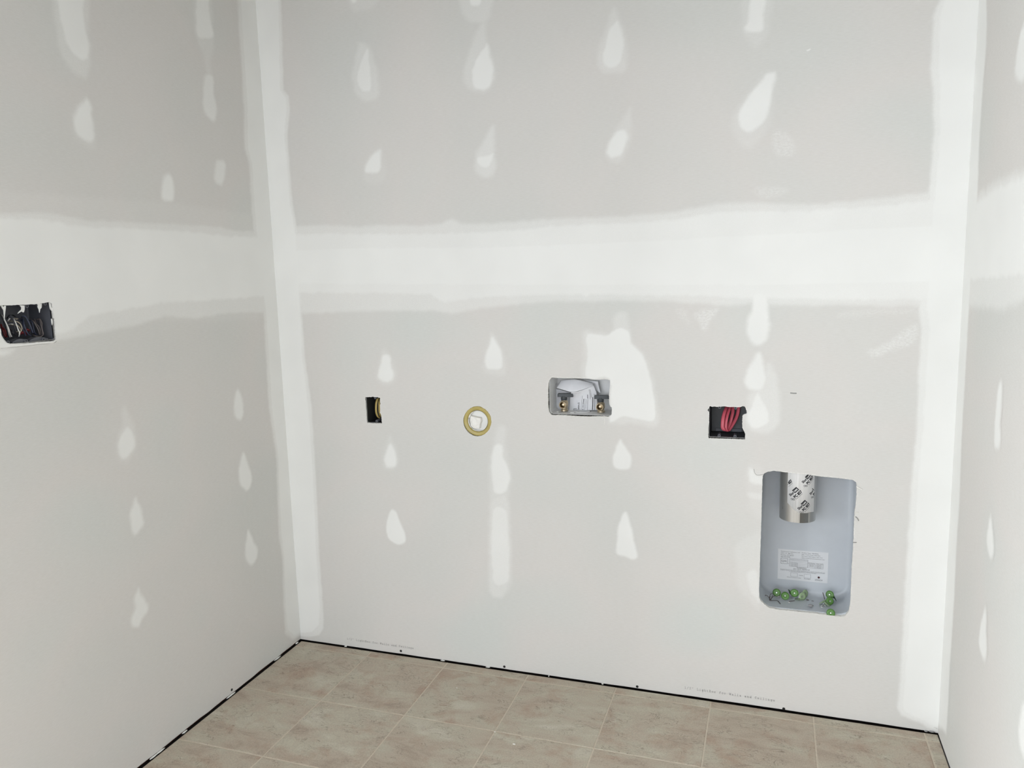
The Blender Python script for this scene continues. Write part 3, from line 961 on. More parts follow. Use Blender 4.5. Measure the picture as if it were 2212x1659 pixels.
# --- back wall below the joint
spot('B', [(0.4095,1.0877),(0.4361,1.0852),(0.4401,1.0504),(0.4505,1.0236),(0.4434,1.0020),(0.4161,0.9944),(0.3927,1.0065),(0.3892,1.0281),(0.4019,1.0607)], [(0.4167,1.1092),(0.4443,1.0719),(0.4568,1.0291),(0.4523,1.0021),(0.4214,0.9826),(0.3834,1.0009),(0.3856,1.0389),(0.3995,1.0715)], ha=0.25)
spot('B', [(0.8099,1.1519),(0.8255,1.1367),(0.8407,1.1063),(0.8449,1.0707),(0.8388,1.0477),(0.8117,1.0432),(0.7902,1.0496),(0.7840,1.0752),(0.7951,1.1163),(0.8040,1.1367)], [(0.8104,1.1671),(0.8460,1.1063),(0.8546,1.0351),(0.8219,1.0243),(0.7789,1.0391),(0.7803,1.0803),(0.7985,1.1367)], ha=0.25)
spot('B', [(1.1263,1.1591),(1.1843,1.1554),(1.2053,1.1683),(1.2313,1.1795),(1.2569,1.1641),(1.2644,1.1308),(1.2950,1.1001),(1.3127,1.0592),(1.3253,1.0079),(1.3354,0.9485),(1.3369,0.9068),(1.3252,0.8897),(1.2710,0.8967),(1.2345,0.9007),(1.2028,0.8837),(1.1923,0.8966),(1.1935,1.0184),(1.1217,1.0171),(1.1244,1.1016)], [(1.1158,1.1669),(1.1844,1.1616),(1.2053,1.1719),(1.2161,1.2206),(1.2521,1.2177),(1.2660,1.1334),(1.2976,1.1027),(1.3178,1.0567),(1.3329,1.0003),(1.3421,0.9487),(1.3430,0.8757),(1.2762,0.8811),(1.1974,0.8782),(1.1923,0.8966),(1.1935,1.0184),(1.1109,1.0169),(1.1148,1.1015)], f=0.006, name='joint_compound_patch')
spot('B', [(1.6115,1.2747),(1.6528,1.2740),(1.6595,1.2116),(1.6638,1.1779),(1.6553,1.1440),(1.6371,1.1279),(1.6185,1.1303),(1.6028,1.1538),(1.5991,1.1781),(1.6033,1.2073),(1.6145,1.2314)], a=0.95)
spot('B', [(1.6352,1.1050),(1.6448,1.0855),(1.6501,1.0512),(1.6553,1.0218),(1.6464,0.9994),(1.6255,0.9925),(1.6042,1.0034),(1.5977,1.0257),(1.6057,1.0555),(1.6193,1.0852)], a=0.9)
spot('B', [(1.6349,0.9892),(1.6494,0.9622),(1.6639,0.9328),(1.6682,0.9030),(1.6508,0.8834),(1.6227,0.8813),(1.6068,0.8983),(1.6064,0.9210),(1.6168,0.9514),(1.6258,0.9765)], [(1.6565,1.0758),(1.6800,1.0516),(1.6901,1.0077),(1.6945,0.9090),(1.6790,0.8759),(1.6465,0.8646),(1.6133,0.8784),(1.6032,0.9158),(1.6116,0.9812),(1.6439,1.0067)], a=0.85, ha=0.42)
spot('B', [(1.4538,1.2208),(1.5208,1.2349),(1.4997,1.2032),(1.4807,1.1697),(1.4637,1.1935)], a=0.75, scuff=True, name='joint_compound_scuff')
spot('B', [(1.9259,1.1116),(1.9633,1.1281),(2.0377,1.1856),(2.0417,1.1399),(1.9746,1.1073),(1.9392,1.0967)], a=0.7, scuff=True, name='joint_compound_scuff')
spot('B', [(1.3976,1.2338),(1.4270,1.2310),(1.4370,1.1887),(1.4100,1.2088)], a=0.4, scuff=True, name='joint_compound_scuff')
spot('B', [(1.8494,1.2193),(1.9344,1.2277),(2.0359,1.2288),(2.0365,1.2129),(1.9350,1.2116),(1.8585,1.2029)], a=0.35, scuff=True, name='joint_compound_scuff')
spot('B', [(0.4251,0.7804),(0.4349,0.7635),(0.4419,0.7440),(0.4449,0.7194),(0.4368,0.6990),(0.4041,0.6957),(0.3954,0.7167),(0.4012,0.7420),(0.4135,0.7675)], [(0.4239,0.8075),(0.4452,0.7541),(0.4484,0.7146),(0.4308,0.6887),(0.3929,0.6916),(0.3892,0.7214),(0.4054,0.7671)], ha=0.25)
spot('B', [(0.4145,0.5415),(0.4331,0.5327),(0.4449,0.4980),(0.4594,0.4636),(0.4632,0.4333),(0.4489,0.4192),(0.4268,0.4156),(0.4001,0.4303),(0.3889,0.4576),(0.3904,0.4834),(0.3993,0.5148)], f=0.005)
spot('B', [(0.8066,0.7906),(0.8360,0.7944),(0.8397,0.7545),(0.8533,0.7221),(0.8587,0.6892),(0.8514,0.6555),(0.8408,0.6318),(0.8061,0.6247),(0.7936,0.6662),(0.7932,0.7283)], [(0.8182,0.8476),(0.8476,0.8534),(0.8459,0.7972),(0.8623,0.6942),(0.8504,0.6220),(0.8446,0.5928),(0.7950,0.5892),(0.7860,0.6176),(0.7842,0.7135),(0.8015,0.7857)], ha=0.3, a=0.9, name='joint_compound_streak')
spot('B', [(0.7944,0.5698),(0.8440,0.5735),(0.8492,0.5014),(0.8481,0.3791),(0.8440,0.3244),(0.8158,0.3015),(0.7908,0.3087),(0.7830,0.3478),(0.7828,0.4467)], [(0.7956,0.6086),(0.8476,0.6122),(0.8545,0.4288),(0.8517,0.3301),(0.8301,0.2781),(0.8044,0.2602),(0.7747,0.2819),(0.7743,0.4213),(0.7844,0.5690)], ha=0.45, a=0.82, name='joint_compound_streak')
spot('B', [(1.2275,0.8308),(1.2383,0.8135),(1.2557,0.7875),(1.2621,0.7700),(1.2576,0.7429),(1.2422,0.7339),(1.2157,0.7347),(1.2043,0.7489),(1.2036,0.7714),(1.2118,0.7988),(1.2208,0.8171)], f=0.006)
spot('B', [(1.2413,0.5946),(1.2501,0.5838),(1.2610,0.5434),(1.2674,0.5072),(1.2762,0.4710),(1.2783,0.4481),(1.2627,0.4406),(1.2404,0.4491),(1.2157,0.4524),(1.2109,0.4696),(1.2138,0.5025),(1.2186,0.5399),(1.2301,0.5777)], f=0.006)
spot('B', [(1.6124,0.7583),(1.6263,0.7570),(1.6345,0.7417),(1.6544,0.7352),(1.6509,0.7094),(1.6191,0.7159),(1.6116,0.7326)], a=0.8)
spot('B', [(1.6096,0.6831),(1.6514,0.6828),(1.6510,0.6622),(1.6199,0.6643)], [(1.6103,0.7668),(1.6541,0.7479),(1.6525,0.6192),(1.6287,0.6174),(1.6120,0.6595)], a=0.5, ha=0.15)
spot('B', [(1.6155,0.4362),(1.6438,0.4368),(1.6516,0.3398),(1.6247,0.3694),(1.6128,0.4047)], [(1.5777,0.5168),(1.6218,0.5514),(1.6518,0.5497),(1.6537,0.3355),(1.6169,0.3492),(1.5878,0.3819),(1.5808,0.4460)], a=0.6, ha=0.22, f=0.01)
# --- left wall spots
spot('L', [(-0.7913,2.0730),(-0.7135,2.0979),(-0.7185,2.0217),(-0.7116,1.9632),(-0.7201,1.9269),(-0.7412,1.9169),(-0.7719,1.9292),(-0.7887,1.9725)], [(-0.7998,2.0738),(-0.7031,2.1050),(-0.7077,1.9946),(-0.7102,1.9369),(-0.7271,1.8796),(-0.7422,1.8725),(-0.7814,1.8898),(-0.8037,1.9249),(-0.8068,1.9856)], ha=0.4)
spot('L', [(-0.7366,1.8234),(-0.7267,1.8068),(-0.7258,1.7761),(-0.7249,1.7452),(-0.7306,1.7190),(-0.7550,1.7161),(-0.7791,1.7289),(-0.7860,1.7581),(-0.7712,1.7909),(-0.7496,1.8140)], [(-0.7360,1.8281),(-0.7208,1.7769),(-0.7245,1.7101),(-0.7496,1.7026),(-0.7890,1.7236),(-0.7911,1.7610),(-0.7702,1.7986)], ha=0.2)
spot('L', [(-0.2862,2.2260),(-0.2376,2.2414),(-0.2384,2.1774),(-0.2270,2.1254),(-0.2335,2.1015),(-0.2627,2.0929),(-0.2976,2.0882),(-0.3050,2.1266)], [(-0.2940,2.2279),(-0.2298,2.2484),(-0.2270,2.1254),(-0.2292,2.0786),(-0.2533,2.0263),(-0.2543,1.9890),(-0.2699,1.9762),(-0.2785,2.0203),(-0.2940,2.0620),(-0.3116,2.1114)], ha=0.3, a=0.85)
spot('L', [(-0.2837,1.9778),(-0.2476,1.9858),(-0.2503,1.9339),(-0.2414,1.8885),(-0.2529,1.8534),(-0.2778,1.8538),(-0.2994,1.8779),(-0.2957,1.9247)], a=0.75)
spot('L', [(-0.2572,1.7292),(-0.2273,1.7329),(-0.2227,1.7092),(-0.2394,1.6637),(-0.2659,1.6572),(-0.2768,1.6743),(-0.2711,1.7036)], a=0.75)
spot('L', [(-0.4850,1.6613),(-0.4667,1.6611),(-0.4563,1.6288),(-0.4640,1.5924),(-0.4882,1.5869),(-0.5074,1.5933),(-0.5066,1.6241),(-0.4954,1.6514)], a=0.95)
spot('L', [(-0.7092,0.9661),(-0.6935,0.9346),(-0.6950,0.9033),(-0.7195,0.8838),(-0.7430,0.8813),(-0.7523,0.9039),(-0.7463,0.9335),(-0.7299,0.9548)], [(-0.7137,1.0229),(-0.7019,0.9928),(-0.6873,0.9523),(-0.6927,0.9091),(-0.7081,0.8810),(-0.7439,0.8740),(-0.7560,0.8986),(-0.7514,0.9346),(-0.7269,0.9789),(-0.7268,1.0098)], ha=0.35, a=0.9)
spot('L', [(-0.7109,0.7640),(-0.6981,0.7376),(-0.6903,0.7027),(-0.6935,0.6776),(-0.7239,0.6605),(-0.7351,0.6849),(-0.7342,0.7230),(-0.7213,0.7446)], a=0.9)
spot('L', [(-0.7309,0.5079),(-0.7217,0.4842),(-0.7033,0.4463),(-0.7101,0.4258),(-0.7304,0.4149),(-0.7445,0.3994),(-0.7653,0.4124),(-0.7624,0.4360),(-0.7494,0.4565),(-0.7486,0.4824),(-0.7402,0.4985)], a=0.9)
spot('L', [(-0.2489,0.9983),(-0.2315,0.9731),(-0.2256,0.9268),(-0.2343,0.9018),(-0.2521,0.8969),(-0.2701,0.9160),(-0.2685,0.9568)], a=0.9)
spot('L', [(-0.2425,0.7854),(-0.2243,0.7426),(-0.2113,0.6925),(-0.2223,0.6603),(-0.2433,0.6522),(-0.2704,0.6775),(-0.2759,0.7172),(-0.2637,0.7523)], a=0.95)
spot('L', [(-0.2513,0.5163),(-0.2321,0.4781),(-0.2099,0.4302),(-0.2234,0.3990),(-0.2484,0.3916),(-0.2726,0.4174),(-0.2710,0.4602),(-0.2606,0.4880)], a=0.95)
spot('L', [(-1.0609,1.2154),(-1.0344,1.2106),(-1.0168,1.2099),(-1.0303,1.1999),(-1.0472,1.1965),(-1.0630,1.1993)], a=0.8)
# filled lower lip of the switch box cut-out
spot('L', [(-1.0513,1.2531),(-1.0439,1.2515),(-1.0428,1.2409),(-1.0380,1.2309),(-1.0287,1.2234),(-0.9759,1.2200),(-0.9094,1.2188),(-0.9028,1.2193),(-0.9111,1.2145),(-0.9544,1.2155),(-1.0088,1.2154),(-1.0471,1.2159),(-1.0561,1.2163)], f=0.0012, cell=0.0016, lift=0.0009, thick=0.001, smooth_poly=False, name='joint_compound_lip')
# --- right wall spots
spot('R', [(-0.4426,1.8356),(-0.4064,1.8311),(-0.3809,1.8138),(-0.3639,1.7688),(-0.3640,1.7439),(-0.4017,1.7201),(-0.4476,1.7221),(-0.4961,1.7660)], f=0.012)
spot('R', [(-0.4096,1.0870),(-0.3923,1.0776),(-0.3828,1.0380),(-0.3793,0.9708),(-0.3930,0.9385),(-0.4232,0.9425),(-0.4289,0.9707),(-0.4179,1.0028),(-0.4210,1.0479)], f=0.010)
spot('R', [(-0.3942,0.7784),(-0.3802,0.7517),(-0.3769,0.7133),(-0.3946,0.6897),(-0.4205,0.6871),(-0.4317,0.7179),(-0.4135,0.7517)], f=0.010)
spot('R', [(-0.3968,0.5570),(-0.3744,0.5143),(-0.3640,0.4665),(-0.3763,0.4451),(-0.4173,0.4395),(-0.4266,0.4702),(-0.4159,0.5106),(-0.4099,0.5420)], f=0.010)
spot('R', [(-0.7465,0.5358),(-0.7017,0.4959),(-0.6898,0.4642),(-0.6846,0.4278),(-0.7001,0.4041),(-0.7386,0.3994),(-0.7923,0.4503)], f=0.012)

build_compound()

# torn rims
torn_edge('B', wall_back, H_SINGLE, 0.0001, 0.0009, 0.0006, 21, 0.9)
torn_edge('B', wall_back, H_TWO, 0.0001, 0.0010, 0.0007, 22, 0.9)
torn_edge('B', wall_back, H_ROUND, 0.0001, 0.0006, 0.0004, 23)
torn_edge('B', wall_back, H_WASHER, 0.0001, 0.0012, 0.0009, 24, 0.9)
torn_edge('B', wall_back, H_VENT, 0.0001, 0.0012, 0.0008, 25, 0.5)
torn_edge('L', wall_left, H_LEFT, 0.0001, 0.0008, 0.0006, 26)

# drips of compound hanging into the switch box opening
for pts in ([(-1.0344,1.3130),(-1.0305,1.3118),(-1.0285,1.3079),(-1.0255,1.3111),(-1.0220,1.3104),(-1.0237,1.3029),(-1.0263,1.2934),(-1.0296,1.2783),(-1.0290,1.2936),(-1.0288,1.3012),(-1.0321,1.3071)],
            [(-0.9869,1.3102),(-0.9753,1.3090),(-0.9762,1.3004),(-0.9790,1.2931),(-0.9816,1.2938),(-0.9845,1.2959),(-0.9913,1.2929),(-0.9947,1.2911),(-0.9910,1.2953),(-0.9845,1.2998),(-0.9834,1.3047)],
            [(-0.9415,1.3114),(-0.9294,1.3115),(-0.9311,1.3020),(-0.9353,1.2982),(-0.9379,1.2898),(-0.9387,1.2984),(-0.9413,1.3041),(-0.9397,1.3075)],
            [(-0.9094,1.3131),(-0.9059,1.3135),(-0.9051,1.3017),(-0.9016,1.2975),(-0.9013,1.2903),(-0.9056,1.2936),(-0.9084,1.2989)],
            [(-0.9084,1.2734),(-0.9057,1.2727),(-0.9051,1.2660),(-0.9076,1.2580),(-0.9084,1.2642)]):
    mb = MB()
    n = len(pts)
    mb.add([(-0.0015, a, b) for a, b in pts] + [(-0.0035, a, b) for a, b in pts], [tuple(range(n)), tuple(range(2 * n - 1, n - 1, -1))] + [(i, (i + 1) % n, n + (i + 1) % n, n + i) for i in range(n)])
    fix_normals(mb.build('compound_drip', 'plain_mud', wall_left))

# crack line under the switch box lip, small flecks and marks on the boards
for wall, pts, r, m in ((wall_left, [(0.0005,-1.0480,1.2153),(0.0005,-1.0092,1.2149),(0.0005,-0.9835,1.2149),(0.0005,-0.9549,1.2150),(0.0005,-0.9103,1.2145),(0.0005,-0.9029,1.2174)], 0.0007, 'smudge'),
                        (wall_back, [(1.7235,-0.0002,0.9883),(1.7326,-0.0002,0.9876),(1.7407,-0.0002,0.9878)], 0.0016, 'smudge')):
    mb = MB()
    mb.tube(pts, r, r * 0.5, 6)
    mb.build('surface_mark', m, wall)

for pts, r, m in (([(1.6268,-0.0006,0.7575),(1.6294,-0.0010,0.7465),(1.6351,-0.0010,0.7396),(1.6447,-0.0010,0.7396),(1.6534,-0.0008,0.7427)], 0.0009, 'torn_shade'),
                  ([(1.9076,-0.0010,0.7219),(1.9143,-0.0020,0.7176),(1.9233,-0.0025,0.7142)], 0.0016, 'gypsum'),
                  ([(1.9071,-0.0010,0.6473),(1.9116,-0.0020,0.6446),(1.9153,-0.0020,0.6465)], 0.0010, 'gypsum'),
                  ([(1.9084,-0.0010,0.6322),(1.9137,-0.0020,0.6271),(1.9169,-0.0020,0.6206)], 0.0011, 'smudge'),
                  ([(1.9042,-0.0010,0.5551),(1.9087,-0.0015,0.5546),(1.9140,-0.0010,0.5554)], 0.0010, 'smudge'),
                  ([(1.1768,-0.0003,0.8952),(1.1780,-0.0003,0.8851),(1.1766,-0.0003,0.8723)], 0.0008, 'gypsum')):
    mb = MB()
    mb.tube(catmull(pts, 4), r, r * 0.6, 6)
    mb.build('torn_paper', m, wall_back, smooth='all')

# printed board marking, twice along the bottom edge
TXT = '1/2" LightRoc for Walls and Ceilings'
(x0, z0), (x1, z1) = [(0.2017,0.0264),(0.4764,0.0292)]
stamp(TXT, x0, (z0 + z1) / 2, 0.0068, (x1 - x0) / 36.0, 0.0010).build('printed_lettering', 'ink_grey', wall_back)
(x0, z0), (x1, z1) = [(1.4278,0.0261),(1.7035,0.0251)]
stamp(TXT, x0, (z0 + z1) / 2, 0.0068, (x1 - x0) / 36.0, 0.0010).build('printed_lettering', 'ink_grey', wall_back)


def screw(wall, c, n):
    """countersunk black screw head with a cross recess"""
    q = Vector(n).to_track_quat('Z', 'Y').to_matrix().to_4x4()
    mb = MB()
    mb.lathe([(0.0, 0.00035), (0.0014, 0.0004), (0.0020, 0.0011), (0.0036, 0.0012), (0.0043, 0.0007), (0.0044, -0.0005)], 14, Matrix.Translation(Vector(c)) @ q)
    mb.build('screw', 'screw_black', wall, smooth=True)


for x, z in [(0.4222,0.0133),(0.8181,0.0106),(1.2768,0.0085),(1.7272,0.0056)]:
    screw(wall_back, (x, 0, z), (0, -1, 0))
for y, z in [(-0.3945,0.0151)]:
    screw(wall_left, (0, y, z), (1, 0, 0))

# crumbs of compound along the bottom edge of the boards
rc = random.Random(5)


def crumb(parent, c, sx, sy, sz, mat, name, seed, origin=None):
    rs = random.Random(seed)
    bm = bmesh.new()
    bmesh.ops.create_icosphere(bm, subdivisions=2, radius=1.0)
    mb = MB()
    mb.add([(c[0] + v.co.x * sx * rs.uniform(0.75, 1.1), c[1] + v.co.y * sy * rs.uniform(0.75, 1.1), c[2] + v.co.z * sz * rs.uniform(0.75, 1.1)) for v in bm.verts],
           [tuple(v.index for v in f.verts) for f in bm.faces])
    bm.free()
    return mb.build(name, mat, parent, smooth='all', origin=origin)


k = 0
for (x, z), sx in zip([(0.1957,-0.0127),(0.5870,-0.0075),(0.7586,-0.0101),(1.1625,-0.0011),(0.9780,-0.0011),(2.1175,0.0024),(2.1319,0.0035),(2.1397,0.0151)], (0.006, 0.010, 0.009, 0.004, 0.002, 0.005, 0.009, 0.006)):
    k += 1
    crumb(wall_back, (x, -0.003, max(0.0018, z)), sx, 0.004, 0.0016, 'crumb_grey' if k in (6, 7) else 'plain_mud', 'compound_crumb', 100 + k)
crumb(wall_back, (*[[(1.1632,0.0661)][0][0]], -0.001, [(1.1632,0.0661)][0][1]), 0.0028, 0.002, 0.004, 'plain_mud', 'compound_crumb', 131)
k = 0
for (y, z), sy in zip([(-0.1500,-0.0023),(-0.0295,-0.0029),(-0.3978,-0.0027),(-0.4097,-0.0058),(-0.6152,-0.0042),(-0.7413,-0.0015),(-0.7155,-0.0095)], (0.022, 0.010, 0.018, 0.016, 0.012, 0.018, 0.02)):
    k += 1
    crumb(wall_left, (0.003, y, max(0.0015, z)), 0.004, sy, 0.0018, 'plain_mud', 'compound_crumb', 150 + k)

# ================================================================== outlet boxes and their cables


def outlet_box(pl, x0, x1, z0, z1, d0, d1, label, bosses, mat='black_plastic', fins=()):
    fn = PLANE[pl]
    root = thing('outlet_box', fn((x0 + x1) / 2, z0, -d1), label, 'electrical box')
    fix_normals(tray(pl, x0, x1, z0, z1, 0.0025, 0.003, d0, d1, 0, 0.002).build('body', mat, root, smooth=True))
    ri, ro = rrect(x0, x1, z0, z1, 0.0025, 3), rrect(x0 - 0.0018, x1 + 0.0018, z0 - 0.0018, z1 + 0.0018, 0.004, 3)
    n = len(ri)
    mb = MB()
    mb.add([fn(u, v, -d0 + 0.0002) for u, v in ri + ro] + [fn(u, v, -d0 - 0.003) for u, v in ri], [(i, (i + 1) % n, n + (i + 1) % n, n + i) for i in range(n)] + [(i, (i + 1) % n, 2 * n + (i + 1) % n, 2 * n + i) for i in range(n)])
    fix_normals(mb.build('front_rim', 'rim_grey', root))
    for (u, v, side) in bosses:
        mb = MB()
        q = Vector(fn(0, 0, 1)) - Vector(fn(0, 0, 0))
        m = Matrix.Translation(Vector(fn(u, v, -d0 - 0.0005))) @ q.to_track_quat('Z', 'Y').to_matrix().to_4x4()
        mb.lathe([(0.0018, -0.02), (0.0018, 0), (0.0042, 0), (0.0046, -0.001), (0.0046, -0.028), (0.0018, -0.02)], 14, m)
        mb.build('screw_boss', 'charcoal_plastic', root, smooth=True)
    for (a, b) in fins:
        mb = MB()
        pa, pb = fn(a[0], a[1], -a[2]), fn(b[0], b[1], -b[2])
        lo = tuple(min(p, q) for p, q in zip(pa, pb))
        hi = tuple(max(p, q) for p, q in zip(pa, pb))
        mb.box(lo, hi)
        mb.build('clamp_tab', 'charcoal_plastic', root)
    return root


outlet_box('B', 0.3375, 0.4030, 0.8515, 0.9450, 0.003, 0.075,
           'small black single outlet box in the back wall holding a yellow cable',
           [(0.3700, 0.9385, 1), (0.3715, 0.8565, -1)])
t = thing('electrical_cable', (0.388, 0.05, 0.858), 'flat yellow electrical cable coiled inside the small single outlet box', 'cable')
for pts in ([(0.3586,0.0500,0.9293),(0.3582,0.0400,0.9250),(0.3568,0.0340,0.9120),(0.3562,0.0320,0.8964),(0.3555,0.0340,0.8801),(0.3575,0.0380,0.8664),(0.3600,0.0460,0.8600)],
            [(0.3583,0.0550,0.9245),(0.3616,0.0460,0.9161),(0.3640,0.0420,0.9009),(0.3636,0.0420,0.8859),(0.3612,0.0480,0.8707),(0.3592,0.0560,0.8621)]):
    mb = MB()
    mb.tube(catmull(pts, 5), 0.0046, 0.0026, 10, flat_dir=(1, -0.25, 0.0))
    mb.build('cable_loop', 'yellow_jacket', t, smooth='all')

outlet_box('B', 1.4970, 1.6030, 0.8500, 0.9440, 0.003, 0.080,
           'black two-gang outlet box in the back wall holding a red cable',
           [(*p, 1) for p in [(1.5260,0.9396),(1.5721,0.9392)]] + [(*p, -1) for p in [(1.5257,0.8529),(1.5716,0.8531)]],
           fins=[((1.512, 0.8521, 0.074), (1.540, 0.861, 0.079)), ((1.560, 0.8521, 0.074), (1.588, 0.861, 0.079))])
t = thing('electrical_cable', (1.547, 0.04, 0.860), 'flat red electrical cable folded inside the two-gang outlet box', 'cable')
for pts in ([(1.5449,0.0620,0.9339),(1.5399,0.0460,0.9230),(1.5356,0.0340,0.9052),(1.5338,0.0280,0.8864),(1.5342,0.0270,0.8731),(1.5389,0.0290,0.8656),(1.5441,0.0360,0.8635),(1.5488,0.0440,0.8702),(1.5539,0.0500,0.8829),(1.5586,0.0550,0.9002),(1.5615,0.0620,0.9172),(1.5600,0.0700,0.9321)],
            [(1.5543,0.0640,0.9329),(1.5491,0.0500,0.9189),(1.5449,0.0380,0.9011),(1.5429,0.0330,0.8840),(1.5426,0.0320,0.8706),(1.5455,0.0340,0.8626),(1.5511,0.0420,0.8630),(1.5592,0.0500,0.8740),(1.5680,0.0580,0.8891),(1.5747,0.0660,0.9060),(1.5777,0.0720,0.9213),(1.5778,0.0760,0.9315)]):
    mb = MB()
    mb.tube(catmull(pts, 6), 0.0054, 0.0024, 12, flat_dir=(1, -0.25, 0.0))
    mb.build('cable_loop', 'red_jacket', t, smooth='all')

lb = outlet_box('L', -1.0500, -0.9060, 1.2235, 1.3190, 0.003, 0.078,
                'wide charcoal switch box in the left wall crammed with wires',
                [(*p, 0) for p in [(-1.0259,1.2266),(-0.9804,1.2258),(-0.9337,1.2253),(-0.9676,1.3074),(-0.9187,1.3106)]], mat='charcoal_plastic')
for a, b in zip([(-1.0131,1.2300),(-0.9692,1.2295)], [(-0.9736,1.2294),(-0.9199,1.2287)]):
    # curved lower clamp lips of the switch box
    mb = MB()
    n = 8
    vs = []
    for i in range(n + 1):
        s = i / n
        y = a[0] + (b[0] - a[0]) * s
        z = 1.226 + 0.006 * math.sin(math.pi * s)
        vs += [(-0.006, y, 1.2240), (-0.006, y, z), (-0.020, y, z + 0.001), (-0.022, y, 1.2240)]
    fs = []
    for i in range(n):
        for q in range(3):
            fs.append((4 * i + q, 4 * i + 4 + q, 4 * i + 5 + q, 4 * i + 1 + q))
    fs += [(0, 1, 2, 3), (4 * n + 3, 4 * n + 2, 4 * n + 1, 4 * n)]
    mb.add(vs, fs)
    fix_normals(mb.build('clamp_tab', 'charcoal_plastic', lb, smooth=True))

